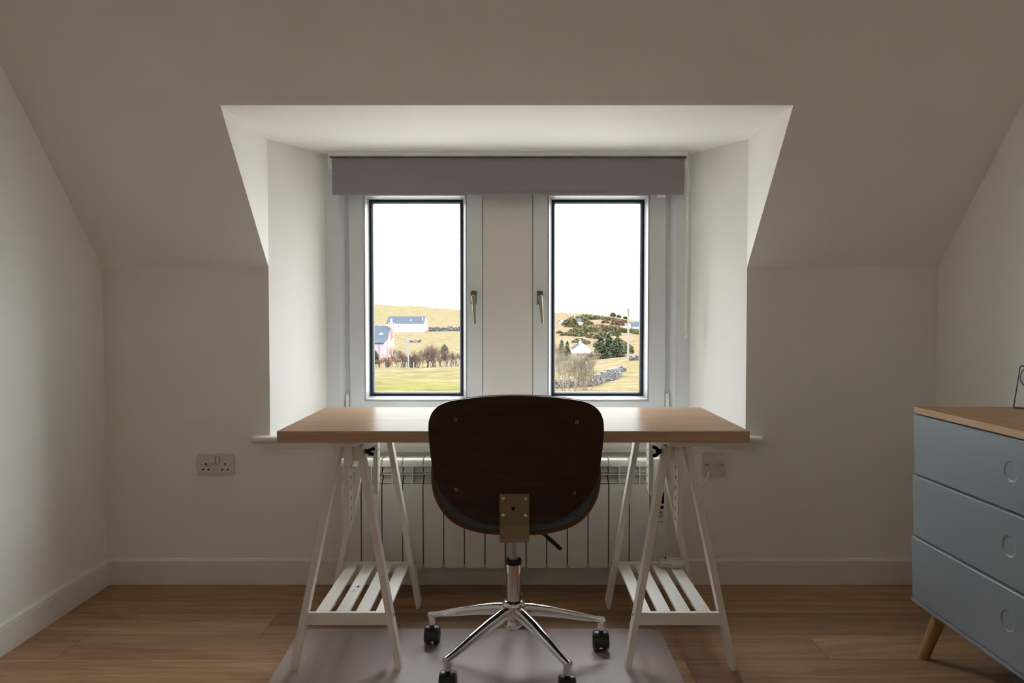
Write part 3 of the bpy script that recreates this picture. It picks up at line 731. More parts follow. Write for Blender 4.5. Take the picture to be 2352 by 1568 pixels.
# ------------------------------------------------------------------ office chair
CXC = 0.008
chair = root('office_chair', (0.0, 2.41, 0.003), 'swivel office chair with dark walnut shell and chrome five-star base, seen from behind', 'chair')
half = [(0.0, 0.869), (0.045, 0.868), (0.089, 0.865), (0.130, 0.860), (0.162, 0.855), (0.188, 0.849), (0.208, 0.840), (0.223, 0.829), (0.234, 0.816), (0.2415, 0.800), (0.2455, 0.784), (0.2470, 0.760), (0.2465, 0.735), (0.2445, 0.705), (0.2420, 0.675), (0.2385, 0.645), (0.2340, 0.618), (0.2250, 0.594), (0.2110, 0.568), (0.1860, 0.539), (0.1550, 0.514), (0.1150, 0.4965), (0.075, 0.489), (0.038, 0.4865), (0.0, 0.486)]
outline = half[:-1] + [(-x, z) for x, z in half[::-1]][:-1]
def smooth2(p, n, closed):
    out = []; N_ = len(p)
    for i in range(N_ if closed else N_ - 1):
        g = lambda k: Vector(p[k % N_] if closed else p[min(max(k, 0), N_ - 1)])
        a, b, c, d = g(i - 1), g(i), g(i + 1), g(i + 2)
        for j in range(n):
            t = j / n; q = 0.5 * ((2 * b) + (c - a) * t + (2 * a - 5 * b + 4 * c - d) * t * t + (3 * b - a - 3 * c + d) * t ** 3)
            out.append((q.x, q.y))
    if not closed: out.append(tuple(p[-1]))
    return out
outline = smooth2(outline, 4, True)
def backY(x, z): return 2.215 - 0.115 * (z - 0.5) / 0.37 + 0.8 * x * x
def shell(name, outl, yoff, th, material, parent, scale=(1, 1), puff=0.0, rimmat=None):
    bm = BM(); cz = 0.680; rings_f, rings_b = [], []
    NR = 9
    for k in range(NR + 1):
        t = k / NR; t = 1 - (1 - t) ** 1.4 if k else 0
        f_, b_ = [], []
        for x, z in outl:
            xx = x * scale[0] * t; zz = cz + (z - cz) * scale[1] * t
            pf_ = puff * math.sqrt(max(0, 1 - t ** 6))
            f_.append((xx + CXC, backY(xx, zz) + yoff, zz)); b_.append((xx + CXC, backY(xx, zz) + yoff + th * (1 if t < 0.999 else 0.999) + pf_, zz))
        rings_f.append(f_); rings_b.append(b_)
    def build(rings):
        c = bm.verts.new(rings[0][0]); vv = [[bm.verts.new(p) for p in r_] for r_ in rings[1:]]
        n_ = len(outl)
        for i in range(n_): bm.faces.new((c, vv[0][i], vv[0][(i + 1) % n_]))
        for a, b in zip(vv, vv[1:]):
            for i in range(n_): bm.faces.new((a[i], a[(i + 1) % n_], b[(i + 1) % n_], b[i]))
        return vv[-1]
    ea = build(rings_f); eb = build(rings_b)
    n_ = len(outl)
    for i in range(n_):
        f = bm.faces.new((ea[i], ea[(i + 1) % n_], eb[(i + 1) % n_], eb[i]))
        if rimmat: f.material_index = 1
    return obj(name, bm, [material, rimmat] if rimmat else material, parent, smooth=True, angle=50)
bk = shell('backrest', outline, 0.0, 0.011, WALN, chair, rimmat=PLYED)
tag(bk, 'dark walnut veneered backrest')
shell('back_cushion', outline, 0.0115, 0.012, CUSH, bk, (0.985, 1.008), 0.020)
for x, z in ((-0.167, 0.799), (0.168, 0.791), (-0.171, 0.590), (0.166, 0.580)):
    bm = BM(); y = backY(x, z)
    lathe(bm, [(0.0054, y + 0.001), (0.0054, y - 0.0012), (0.0042, y - 0.0020), (0.0028, y - 0.0015), (0.0024, y + 0.002)], x + CXC, z, 16, 'y')
    obj('screw', bm, mat('tan_screw_cap', (0.40, 0.29, 0.19), 0.4, metal=0.4), bk, smooth=True)
# seat shell: bent ply with raised sides, padded inside
prof = [(-0.2475, 0.668), (-0.2490, 0.640), (-0.2485, 0.610), (-0.2450, 0.578), (-0.2350, 0.545), (-0.2170, 0.513), (-0.1920, 0.486), (-0.1590, 0.466), (-0.1100, 0.451), (-0.055, 0.444), (0, 0.4415)]
prof = prof + [(-x, z) for x, z in prof[::-1]][1:]
prof = smooth2(prof, 4, False)
def seat_sheet(name, inner, th, material, parent, rimmat=None, pf=0.0, ins=0.0):
    bm = BM(); NP = len(prof); NY = 12; A, B = [], []
    def nrm(i):
        a = Vector(prof[max(i - 1, 0)]); b = Vector(prof[min(i + 1, NP - 1)]); d = (b - a).normalized(); return Vector((-d.y, d.x))
    for i, (x, z) in enumerate(prof):
        u = abs(i / (NP - 1) * 2 - 1); nn = nrm(i)
        ya = 2.262 + 0.030 * u ** 5 + ins; yb_ = 2.700 - 0.30 * u ** 2.2 - ins
        ra, rb = [], []
        for k in range(NY + 1):
            v = k / NY; y = ya + (yb_ - ya) * v
            puff = pf * (max(0, 1 - (2 * v - 1) ** 8)) * (1 - u ** 6)
            drop = -0.018 * max(0, v - 0.8) ** 1.3 * 6 + 0.010 * v * (1 - u)
            tt = 1 - (0.20 * v * u ** 2)
            base = Vector((x * (1 - 0.03 * v), 0.4415 + (z - 0.4415) * tt + drop))
            p0 = base + nn * inner; p1 = base + nn * (inner + th + puff)
            ra.append(bm.verts.new((p0.x + CXC, y, p0.y))); rb.append(bm.verts.new((p1.x + CXC, y, p1.y)))
        A.append(ra); B.append(rb)
    def face(v, m=0):
        f = bm.faces.new(v); f.material_index = m
    r_ = 1 if rimmat else 0
    for i in range(NP - 1):
        for k in range(NY):
            face((A[i][k], A[i][k + 1], A[i + 1][k + 1], A[i + 1][k])); face((B[i][k], B[i + 1][k], B[i + 1][k + 1], B[i][k + 1]))
        face((A[i][0], A[i + 1][0], B[i + 1][0], B[i][0]), r_); face((A[i][NY], B[i][NY], B[i + 1][NY], A[i + 1][NY]), r_)
    for k in range(NY):
        face((A[0][k], B[0][k], B[0][k + 1], A[0][k + 1]), r_); face((A[-1][k], A[-1][k + 1], B[-1][k + 1], B[-1][k]), r_)
    return obj(name, bm, [material, rimmat] if rimmat else material, parent, smooth=True, angle=50)
st = seat_sheet('seat', 0.0, 0.010, WALN, chair, PLYED); tag(st, 'walnut seat shell with raised sides')
seat_sheet('seat_cushion', 0.0105, 0.014, CUSH, st, None, 0.018, 0.004)
# bent steel bracket
bm = BM(); b0, b1 = -0.046 + CXC - 0.001, 0.0375 + CXC
ya, yb_ = backY(0, 0.582) - 0.0045, backY(0, 0.485) - 0.0045
prism(bm, [(ya, 0.582), (yb_ - 0.003, 0.485), (yb_ - 0.004, 0.446), (yb_ + 0.002, 0.4345), (yb_ + 0.012, 0.431), (2.44, 0.4280), (2.44, 0.4335), (yb_ + 0.013, 0.4365), (yb_ + 0.0065, 0.440), (yb_ + 0.002, 0.448), (yb_ + 0.003, 0.485), (ya + 0.0045, 0.582)], 'x', b0, b1, 0.0008)
br = obj('back_bracket', bm, BRACK, chair, label='bent zinc steel plate bolting backrest to seat')
for x, z in ((-0.036, 0.5685), (0.0275, 0.5670), (-0.0365, 0.5170), (0.0265, 0.5160)):
    t = (z - 0.485) / 0.097; y = yb_ - 0.003 + (ya - yb_ + 0.003) * t
    bm = BM(); lathe(bm, [(0.0064, y + 0.001), (0.0064, y - 0.001), (0.005, y - 0.0035), (0.0025, y - 0.0045)], x + CXC, z, 18, 'y'); 
    lathe(bm, [(0.0020, y - 0.0040), (0.0020, y - 0.0050)], x + CXC, z, 6, 'y')
    obj('bolt', bm, mat('zinc_bolt', (0.62, 0.66, 0.64), 0.25, metal=1.0), br, smooth=True)
bm = BM(); t = (0.540 - 0.485) / 0.097; y = yb_ - 0.003 + (ya - yb_ + 0.003) * t
lathe(bm, [(0.0052, y + 0.0005), (0.0052, y - 0.0006)], CXC - 0.008, 0.538, 16, 'y'); obj('bolt_hole', bm, HOLE, br)
# mechanism, gas lift, base
bm = BM(); box(bm, -0.030, 0.044, 2.36, 2.47, 0.4040, 0.4275, 0.005); obj('seat_mechanism', bm, BLACK, chair)
HX, HY = 0.001, 2.41
bm = BM(); lathe(bm, [(0.0140, 0.310), (0.0140, 0.363), (0.0143, 0.364), (0.0143, 0.402)], HX, HY, 28); obj('gas_piston', bm, STEEL, chair, smooth=True)
bm = BM(); lathe(bm, [(0.0235, 0.170), (0.0240, 0.186), (0.0240, 0.318), (0.0225, 0.318)], HX, HY, 36); col = obj('gas_column', bm, CHROME, chair, smooth=True)
bm = BM(); lathe(bm, [(0.0246, 0.312), (0.0253, 0.314), (0.0253, 0.322), (0.0235, 0.327), (0.0165, 0.328), (0.0150, 0.322)], HX, HY, 36); obj('column_collar', bm, RIM, col, smooth=True)
bs = root('star_base', (HX, HY, 0.003)); bs.parent = chair; bs.location = Vector(bs['w']) - wloc(chair)
bm = BM(); lathe(bm, [(0.020, 0.112), (0.026, 0.116), (0.027, 0.124), (0.0225, 0.132), (0.024, 0.150), (0.033, 0.166), (0.0365, 0.180), (0.0355, 0.190), (0.0300, 0.1965), (0.0262, 0.198), (0.0262, 0.190)], HX, HY, 40)
obj('hub', bm, CHROME, bs, smooth=True, angle=60)
for k in range(5):
    a = R(13.5 + 72 * k); ca, sa = math.cos(a), math.sin(a); RR = 0.290
    arm = root('base_arm', (HX, HY, 0.10)) if False else None
    bm = BM(); NS = 12; rings = []
    for (rad_, z, w, h) in ((0.020, 0.166, 0.0165, 0.020), (0.06, 0.162, 0.0165, 0.0195), (0.12, 0.151, 0.0155, 0.0165), (0.20, 0.131, 0.0140, 0.0135), (0.27, 0.112, 0.0112, 0.0100), (RR + 0.010, 0.1065, 0.0108, 0.0096)):
        rg = []
        for j in range(16):
            q = 2 * math.pi * j / 16; u = w * math.copysign(abs(math.cos(q)) ** 0.8, math.cos(q)); v = h * math.copysign(abs(math.sin(q)) ** 0.8, math.sin(q))
            rg.append(bm.verts.new((HX + ca * rad_ - sa * u, HY + sa * rad_ + ca * u, z + v)))
        rings.append(rg)
    for p_, q_ in zip(rings, rings[1:]):
        for j in range(16): bm.faces.new((p_[j], p_[(j + 1) % 16], q_[(j + 1) % 16], q_[j]))
    bm.faces.new(rings[0][::-1]); bm.faces.new(rings[-1])
    ex, ey = HX + ca * RR, HY + sa * RR
    lathe(bm, [(0.0105, 0.076), (0.0112, 0.077), (0.0112, 0.108)], ex, ey, 18)
    obj('arm', bm, CHROME, bs, smooth=True, angle=60)
    # castor: stem, hood, two wheels
    off = {0: (0.0, 0.012), 1: (0, 0.012), 2: (0.0, 0.014), 3: (0.0, 0.012), 4: (0, 0.012)}[k]
    cx2, cy2 = ex + off[0], ey + off[1]
    cz0 = 0.0032
    cs = root('castor', (ex, ey, cz0)); cs.parent = chair; cs.location = Vector(cs['w']) - wloc(chair)
    bm = BM(); lathe(bm, [(0.0085, 0.060), (0.0085, 0.078)], ex, ey, 14); obj('stem', bm, BLACK, cs, smooth=True)
    for s in (-1, 1):
        bm = BM(); r_ = 0.0290; x_in, x_out = cx2 + s * 0.006, cx2 + s * 0.0270
        pr_ = [(r_ - 0.002, x_in), (r_, x_in + s * 0.002), (r_, x_in + s * 0.008), (r_ - 0.002, x_in + s * 0.0125), (r_ - 0.008, x_out - s * 0.001), (r_ - 0.016, x_out), (0.003, x_out)]
        lathe(bm, pr_, cy2, cz0 + r_, 26, 'x'); obj('wheel', bm, BLACK, cs, smooth=True)
    bm = BM(); n_ = 12; pl = [(cy2 + 0.0335 * math.cos(R(-15 + 210 * j / n_)), cz0 + 0.0290 + 0.0350 * math.sin(R(-15 + 210 * j / n_))) for j in range(n_ + 1)]
    prism(bm, pl, 'x', cx2 - 0.0245, cx2 + 0.0245, 0.005)
    obj('hood', bm, BLACK, cs, smooth=True)
# height lever
bm = BM(); tube(bm, [(0.060, 2.40, 0.413), (0.088, 2.395, 0.411), (0.106, 2.392, 0.402)], 0.004, 10)
tube(bm, [(0.100, 2.392, 0.4065), (0.108, 2.392, 0.398), (0.128, 2.390, 0.381), (0.132, 2.390, 0.3775), (0.1335, 2.390, 0.376), (0.148, 2.388, 0.3635)], [0.0058, 0.0068, 0.0068, 0.0052, 0.0068, 0.0062], 12)
obj('height_lever', bm, BLACK, chair, smooth=True, label='black height lever')

# ------------------------------------------------------------------ dresser on the right
DXF, DXB = 1.300, 1.690; YN, YFR = 1.51, 2.518
dr = root('dresser', (1.49, 2.01, 0.0), 'blue-grey three-drawer dresser with oak top and splayed oak legs against the right wall', 'dresser')
bm = BM(); box(bm, DXF + 0.016, DXB, YN + 0.004, YFR - 0.004, 0.157, 0.768, 0.0015); obj('carcass', bm, DRES, dr)
bm = BM(); box(bm, DXF - 0.001, DXB + 0.004, YN, YFR, 0.7705, 0.7905, 0.0012); obj('top', bm, OAKTOP, dr, label='oak veneered top board')
bm = BM(); box(bm, DXF + 0.010, DXF + 0.017, YN + 0.006, YFR - 0.006, 0.160, 0.769); obj('shadow_gap', bm, DRESD, dr)
bm = BM(); box(bm, DXF, DXF + 0.016, YN + 0.001, YFR - 0.001, 0.157, 0.1665, 0.0008); obj('plinth_rail', bm, DRES, dr)
for zt, zb, kz in ((0.7665, 0.5735, 0.678), (0.5700, 0.3735, 0.481), (0.3705, 0.1680, 0.284)):
    bm = BM()
    # front leans: lower edge set back, top edge forward with a fine bevel
    ya, yb_ = YN + 0.001, YFR - 0.001
    xt, xbm = DXF - 0.0045, DXF + 0.0030
    ky, kr, kd = 2.0235, 0.0285, 0.0035
    # front face as ring mesh around a shallow round finger dish
    def fx(z): return xt + (xbm - xt) * (zt - z) / (zt - zb)
    N = 40; rings = []
    rect = []
    for j in range(N):
        a = 2 * math.pi * j / N; c, s = math.cos(a), math.sin(a)
        # ray to rectangle border
        ts = []
        if abs(c) > 1e-6: ts.append(((yb_ if c > 0 else ya) - ky) / c)
        if abs(s) > 1e-6: ts.append(((zt if s > 0 else zb) - kz) / s)
        t_ = min(q for q in ts if q > 0); rect.append([ky + c * t_, kz + s * t_])
    corners = [(ya, zb), (yb_, zb), (yb_, zt), (ya, zt)]
    for cy_, cz_ in corners:
        j = min(range(N), key=lambda i: (rect[i][0] - cy_) ** 2 * 0.2 + (rect[i][1] - cz_) ** 2 if ((rect[i][0] - ky) * (cy_ - ky) > 0 and (rect[i][1] - kz) * (cz_ - kz) > 0) else 9)
        rect[j] = [cy_, cz_]
    ins_ = 0.0028
    def insr(y_, z_): return (min(max(y_, ya + ins_), yb_ - ins_), min(max(z_, zb + ins_), zt - ins_))
    r0 = [bm.verts.new((fx(z_) + 0.0026, y_, z_)) for y_, z_ in rect]; rings.append(r0)
    rings.append([bm.verts.new((fx(q_[1]), q_[0], q_[1])) for q_ in (insr(*p_) for p_ in rect)])
    for rr_, dd in ((kr * 1.0, 0.0), (kr * 0.96, 0.0006), (kr * 0.90, 0.0018), (kr * 0.80, 0.0026), (kr * 0.55, 0.0028), (kr * 0.2, 0.0028)):
        rings.append([bm.verts.new((fx(kz + rr_ * math.sin(2 * math.pi * j / N)) + dd, ky + rr_ * math.cos(2 * math.pi * j / N), kz + rr_ * math.sin(2 * math.pi * j / N))) for j in range(N)])
    for p_, q_ in zip(rings, rings[1:]):
        for j in range(N): bm.faces.new((p_[j], p_[(j + 1) % N], q_[(j + 1) % N], q_[j]))
    bm.faces.new(rings[-1])
    back = [bm.verts.new((DXF + 0.012, y_, z_)) for y_, z_ in rect]
    for j in range(N): bm.faces.new((r0[j], back[j], back[(j + 1) % N], r0[(j + 1) % N]))
    bm.faces.new(back)
    obj('drawer', bm, DRES, dr)
for ty, fy in ((2.425, 2.437), (1.60, 1.588)):
    for tx, fx_ in ((1.350, 1.299), (1.630, 1.660)):
        bm = BM(); tube(bm, [(fx_, fy, 0.0), (fx_ + (tx - fx_) * 0.04, fy + (ty - fy) * 0.04, 0.006), (tx, ty, 0.157)], [0.0135, 0.0165, 0.0225], 24)
        for v in bm.verts:
            if v.co.z < 0.004: v.co.z = 0.0
        obj('leg', bm, OAKLEG, dr, smooth=True, angle=50)

# wire stand with a round disc on the dresser
ZD_ = 0.7907
ws = root('wire_stand', (1.62, 2.45, ZD_), 'small dark wire frame stand with a ring, on the oak dresser top', 'ornament')
bm = BM(); w_ = 0.0022
A0 = Vector((1.597, 2.480, ZD_ + w_)); A1 = Vector((1.640, 2.415, ZD_ + w_)); T0 = Vector((1.614, 2.478, ZD_ + 0.135)); T1 = Vector((1.652, 2.418, ZD_ + 0.135))
lp = [A0 + (A1 - A0) * 0.05, A1 - (A1 - A0) * 0.05, A1 + (T1 - A1) * 0.03, T1 - (T1 - A1) * 0.03, T1 + (T0 - T1) * 0.06, T0 + (T1 - T0) * 0.06, T0 + (A0 - T0) * 0.03, A0 + (T0 - A0) * 0.03]
tube(bm, lp + [lp[0]], w_, 8)
bk_ = [A0 + Vector((0.012, 0.004, 0)), A0 + Vector((0.045, 0.02, 0))]
obj('wire_frame', bm, WIRE, ws, smooth=True)
bm = BM(); c_ = (A0 + A1 + T0 + T1) / 4 + Vector((0.003, 0, 0.035)); ux = (A1 - A0).normalized(); uz = Vector((0.13, 0, 0.99)).normalized()
tube(bm, [c_ + ux * 0.030 * math.cos(R(a)) + uz * 0.034 * math.sin(R(a)) for a in range(0, 361, 15)], 0.0018, 8)
tube(bm, [c_ + uz * 0.034, (T0 + T1) / 2], 0.001, 6)
obj('ring', bm, WIRE, ws, smooth=True)

# ------------------------------------------------------------------ outside: ground
DIST = [4, 25, 52, 72, 100, 112, 176, 240, 320, 480, 640, 800, 1024]
HT = [
    (-0.1838, [-3.0, -3.2, -4.14, -4.83, -5.67, -6.49, -9.44, -11.38, -11.43, -8.84, -6.07, 2.43, 16.53]),
    (-0.1223, [-3.0, -3.2, -4.14, -4.83, -5.79, -6.55, -9.73, -11.65, -11.43, -8.84, -6.07, 1.08, 14.24]),
    (-0.0609, [-3.0, -3.2, -4.14, -4.67, -5.40, -6.24, -9.73, -11.65, -11.43, -8.84, -6.07, -1.15, 8.52]),
    (0.0508, [-3.0, -3.2, -4.14, -4.75, -5.23, -6.24, -9.44, -11.38, -11.43, -7.50, -3.56, 4.21, 4.52]),
    (0.0955, [-3.0, -3.2, -4.14, -4.59, -4.89, -5.80, -9.04, -11.25, -10.89, -7.50, -4.28, 3.32, 3.37]),
    (0.1346, [-3.0, -3.2, -4.14, -4.43, -4.33, -5.23, -8.26, -10.58, -10.54, -7.50, -4.99, -0.70, -1.78]),
    (0.1682, [-3.0, -3.2, -4.14, -4.35, -3.83, -4.61, -7.76, -10.31, -10.54, -8.30, -7.14, -5.62, -8.07]),
]
def interp(xs, ys, x):
    if x <= xs[0]: return ys[0]
    if x >= xs[-1]: return ys[-1]
    for i in range(len(xs) - 1):
        if x <= xs[i + 1]:
            t = (x - xs[i]) / (xs[i + 1] - xs[i]); return ys[i] + (ys[i + 1] - ys[i]) * t
def ground(x, y):
    a = x / max(y, 1.0)
    bs_ = [h[0] for h in HT]; vals = [interp(DIST, h[1], y) for h in HT]
    z = interp(bs_, vals, a)
    return z + 0.0035 * y * (math.sin(x * 0.13 + y * 0.08) * 0.12 + math.sin(x * 0.33 - y * 0.19) * 0.06)
bm = BM(); NXg = 90; ys_ = [4 + 2.0 * i for i in range(0, 20)] + [44 + 2 * i for i in range(36)] + [116 + 6 * i for i in range(40)] + [356 + 14 * i for i in range(48)] + [1040, 1100, 1200]
gr = []
for y in ys_:
    row_ = []
    for i in range(NXg + 1):
        x = (i / NXg * 2 - 1) * (y * 0.45 + 12)
        z = ground(x, y) if y <= 1024 else ground(x, 1024) - (y - 1024) * 0.12
        row_.append(bm.verts.new((x, y, z)))
    gr.append(row_)
for a, b in zip(gr, gr[1:]):
    for i in range(NXg): bm.faces.new((a[i], a[i + 1], b[i + 1], b[i]))
obj('grassland', bm, LAND, origin=(0, 0, 0), smooth=True, angle=180, label='straw-coloured moorland and fields outside the window', cat='grassland', kind='stuff')
bm = BM()  # pale ground added out of view to bounce light onto the dormer ceiling
for k in range(8):
    ya, yb_ = 4.2 + k * 3.0, 7.2 + k * 3.0
    quad(bm, [(-26, ya, ground(0, ya) + 0.25), (26, ya, ground(0, ya) + 0.25), (26, yb_, ground(0, yb_) + 0.25), (-26, yb_, ground(0, yb_) + 0.25)])
obj('added_bounce_yard', bm, BOUNCE_GRAVEL, label='pale gravel yard on the ground directly below the window', cat='gravel', kind='stuff')
def spot(bearing, d): x = bearing * d; return x, d, ground(x, d)

# ------------------------------------------------------------------ outside: houses
def house(name, xa, xb, ya, yb, zb, ze, zr, label, wallm=RENDER, ridge='x', chimney=None, windows=(), skylights=()):
    h = root(name, ((xa + xb) / 2, (ya + yb) / 2, zb), label, 'house')
    bm = BM(); ym, xm = (ya + yb) / 2, (xa + xb) / 2
    if ridge == 'x': prism(bm, [(ya, zb), (yb, zb), (yb, ze), (ym, zr), (ya, ze)], 'x', xa, xb)
    else: prism(bm, [(xa, zb), (xb, zb), (xb, ze), (xm, zr), (xa, ze)], 'y', ya, yb)
    obj('wall', bm, wallm, h)
    bm = BM(); o = 0.15; t = 0.16
    if ridge == 'x':
        k = (zr - ze) / (ym - ya)
        prism(bm, [(ya - o, ze - o * k), (ym, zr), (yb + o, ze - o * k), (yb + o, ze - o * k + t), (ym, zr + t), (ya - o, ze - o * k + t)], 'x', xa - 0.05, xb + 0.05)
    else:
        k = (zr - ze) / (xm - xa)
        prism(bm, [(xa - o, ze - o * k), (xm, zr), (xb + o, ze - o * k), (xb + o, ze - o * k + t), (xm, zr + t), (xa - o, ze - o * k + t)], 'y', ya + 0.05, yb + 0.1)
    rf = obj('roof', bm, SLATE, h)
    for (x, z, w, hh) in windows:
        bm = BM(); box(bm, x - w / 2, x + w / 2, ya - 0.05, ya + 0.05, z - hh / 2, z + hh / 2); obj('window', bm, HOUSEGLASS, h)
    for (x, f, w) in skylights:
        y = ya + (ym - ya) * f; z = ze + (zr - ze) * f + t; kk = (zr - ze) / (ym - ya)
        bm = BM(); quad(bm, [(x - w / 2, y - 0.5, z - 0.5 * kk + 0.05), (x + w / 2, y - 0.5, z - 0.5 * kk + 0.05), (x + w / 2, y + 0.5, z + 0.5 * kk + 0.05), (x - w / 2, y + 0.5, z + 0.5 * kk + 0.05)])
        obj('skylight', bm, RENDER, rf)
    if chimney:
        cx, cy, zt_, w = chimney
        bm = BM(); box(bm, cx - w / 2, cx + w / 2, cy - w / 2, cy + w / 2, ze, zt_); box(bm, cx - w * .58, cx + w * .58, cy - w * .58, cy + w * .58, zt_ - .18, zt_)
        cm = obj('chimney', bm, wallm, h)
        bm = BM(); lathe(bm, [(w * .2, zt_), (w * .16, zt_ + w * .8)], cx, cy, 10); obj('chimney_pot', bm, RENDER, cm)
    return h
house('farm_house', -78.3, -54.97, 480, 499, -9.37, -3.74, 0.54, 'long white house with slate roof high on the hillside, left window', chimney=None, windows=((-70.53, -5.22, 0.7, 1.4),), skylights=((-63.55, 0.45, 0.9),))
bm = BM(); box(bm, -56.29, -55.91, 483, 483.4, -3.23, 0.28); tag(obj('flue_pipe', bm, RENDER, bpy.data.objects['farm_house']))
pk = house('cottage', -49.93, -36.17, 224, 237, -11.55, -5.55, -2.13, 'pink cottage with slate roof and lean-to at the left edge of the left window', wallm=PINKR, chimney=(-36.06, 230.5, -0.98, 1.5), skylights=((-38.42, 0.35, 0.9),))
bm = BM(); prism(bm, [(218, -11.46), (224.1, -11.46), (224.1, -5.67), (218, -6.59)], 'x', -49.81, -36.29); obj('lean_to', bm, LILAC, pk)
bm = BM(); prism(bm, [(217.7, -6.65), (224.2, -5.55), (224.2, -5.36), (217.7, -6.47)], 'x', -50.05, -36.17); obj('lean_to_roof', bm, SLATE, pk)
bm = BM(); box(bm, -37.68, -37.56, 217.85, 218, -10.73, -6.59); obj('downpipe', bm, HOUSEGLASS, pk)
bm = BM(); box(bm, -36.339999999999996, -36.23, 219.8, 221.4, -8.54, -7.07); obj('window', bm, HOUSEGLASS, pk)
house('cottage', 19.74, 25.46, 256, 265, -12.79, -9.86, -7.78, 'white gabled cottage beside the dark green conifers, right window', ridge='y', chimney=(22.1, 257.0, -7.28, 0.8))
house('cottage', 34.86, 39.72, 600, 612, -6.62, -4.28, -1.76, 'small white gable just below the skyline, leftmost in the right window', ridge='y')
house('cottage', 43.28, 50.44, 610, 622, -6.75, -4.37, -0.45, 'white gabled cottage with slate wing below the skyline bushes, right window', ridge='y', chimney=(48.05, 611, -0.04, 1.0))
wing = house('cottage_wing', 49.07, 53.5, 611, 619, -6.75, -3.69, -1.14, None)
main = bpy.data.objects['cottage.003']; wing.parent = main; wing.location = Vector(wing['w']) - wloc(main); del wing['category']
house('cottage', 75.42, 84.64, 500, 510, -9.25, -5.76, -3.29, 'low white cottage with grey roof at the right edge of the right window', windows=((77.09, -6.6, 0.9, 0.9), (79.05, -6.6, 0.9, 0.9)))
bm = BM(); box(bm, 71.23, 74.58, 500, 504, -7.85, -5.9); obj('shed', bm, RENDER, None, label='tiny white shed left of the low cottage, right edge of the right window', cat='shed')
bm = BM(); box(bm, -73.44, -72.37, 478, 479, -8.39, -7.06, 0.2); obj('tank', bm, BINBLUE, None, label='dark blue tank by the left front of the long white house', cat='tank')
bm = BM(); box(bm, -61.95, -61.29, 478, 479, -8.39, -7.41, 0.1); obj('barrel', bm, BINBLUE, None, label='small blue barrel by the right front of the long white house', cat='barrel')

# ------------------------------------------------------------------ outside: poles, fence, walls
def pole(bearing, d, ztop, r_, label, m=POLE, head=False, zb=None):
    x, y, z = spot(bearing, d)
    t = root('utility_pole', (x, y, z), label, 'pole')
    bm = BM(); tube(bm, [(x, y, z - 0.3), (x, y, ztop)], [r_, r_ * 0.8], 10); obj('shaft', bm, m, t, smooth=True)
    if head:
        bm = BM(); tube(bm, [(x, y, ztop - 0.9), (x, y, ztop + 0.02)], r_ * 1.05, 10)
        for dz in (0.15, 0.45, 0.8): box(bm, x - r_ * 1.6, x + r_ * 1.6, y - r_ * 1.6, y + r_ * 1.6, ztop - dz - 0.05, ztop - dz + 0.05)
        obj('insulator_head', bm, DPOLE, t)
pole(-0.1380, 256, -3.92, 0.32, 'white pole standing behind the thin grey pole, among the bushes')
pole(-0.1350, 108, -2.11, 0.10, 'thin grey pole standing in the fence line in front of bare bushes')
pole(0.1475, 106, 2.15, 0.15, 'tall telegraph pole with dark head on the grassy ridge', head=True)
x, y, z = spot(0.1327, 40)
bm = BM()
fence = [(-0.1655, 17), (-0.1545, 14), (-0.1462, 12), (-0.1375, 12), (-0.1280, 13), (-0.1185, 13), (-0.1075, 14), (-0.0985, 14), (-0.0890, 13), (-0.0820, 15), (-0.0755, 11), (-0.0693, 13)]
fp0 = None
ORD = ['leftmost', 'second from the left', 'third from the left', 'fourth from the left', 'fifth from the left', 'sixth from the left', 'seventh from the left', 'eighth from the left', 'fourth from the right', 'third from the right', 'second from the right', 'rightmost']
for i, (b, hh) in enumerate(fence):
    d = 105.0; x, y, z = spot(b, d)
    if fp0 is None:
        bm = BM(); box(bm, x - 0.07, x + 0.07, y - 0.07, y + 0.07, z - 0.15, z + 0.85); prism(bm, [(x - 0.07, z + 0.85), (x + 0.07, z + 0.85), (x, z + 0.90)], 'y', y - 0.07, y + 0.07)
        fp0 = obj('fence_post', bm, POLE, None, label='pale fence post before the bare bushes, ' + ORD[0] + ' of twelve', cat='fence post', group='fence posts below the bare bushes'); base = Vector((x, y, z))
    else:
        o = fp0.copy(); C.objects.link(o); o.location = fp0.location + Vector((x, y, z)) - base; o.scale = (1, 1, 0.75 + hh * 0.02); o['label'] = 'pale fence post before the bare bushes, ' + ORD[i] + ' of twelve'; o['w'] = list(o.location)
def stones(name, pts, height, size, label, cat='stone wall', seed=1):
    r2 = random.Random(seed); bm = BM()
    for (b0, d0_), (b1, d1_) in zip(pts, pts[1:]):
        L = math.hypot(b1 * d1_ - b0 * d0_, d1_ - d0_); n_ = int(L / size * 1.6) + 1
        for k in range(n_):
            t = k / n_; d = d0_ + (d1_ - d0_) * t; x = b0 * d0_ + (b1 * d1_ - b0 * d0_) * t
            z = ground(x, d); lv = 0.0
            while lv < height * r2.uniform(0.6, 1.15):
                s = size * r2.uniform(0.6, 1.3)
                m = Matrix.Translation((x + r2.uniform(-.2, .2) * size, d + r2.uniform(-.5, .5) * size, z + lv + s * 0.25)) @ Matrix.Rotation(r2.uniform(0, 3), 4, 'Z') @ Matrix.Rotation(r2.uniform(-.5, .5), 4, 'X') @ Matrix.Diagonal((s, s * 0.8, s * 0.6, 1))
                vs = bmesh.ops.create_icosphere(bm, subdivisions=1, radius=0.55, matrix=m)['verts']
                for v in vs: v.co += Vector((r2.uniform(-1, 1), r2.uniform(-1, 1), r2.uniform(-1, 1))) * s * 0.10
                lv += s * 0.45
    obj(name, bm, STONE, None, label=label, cat=cat)
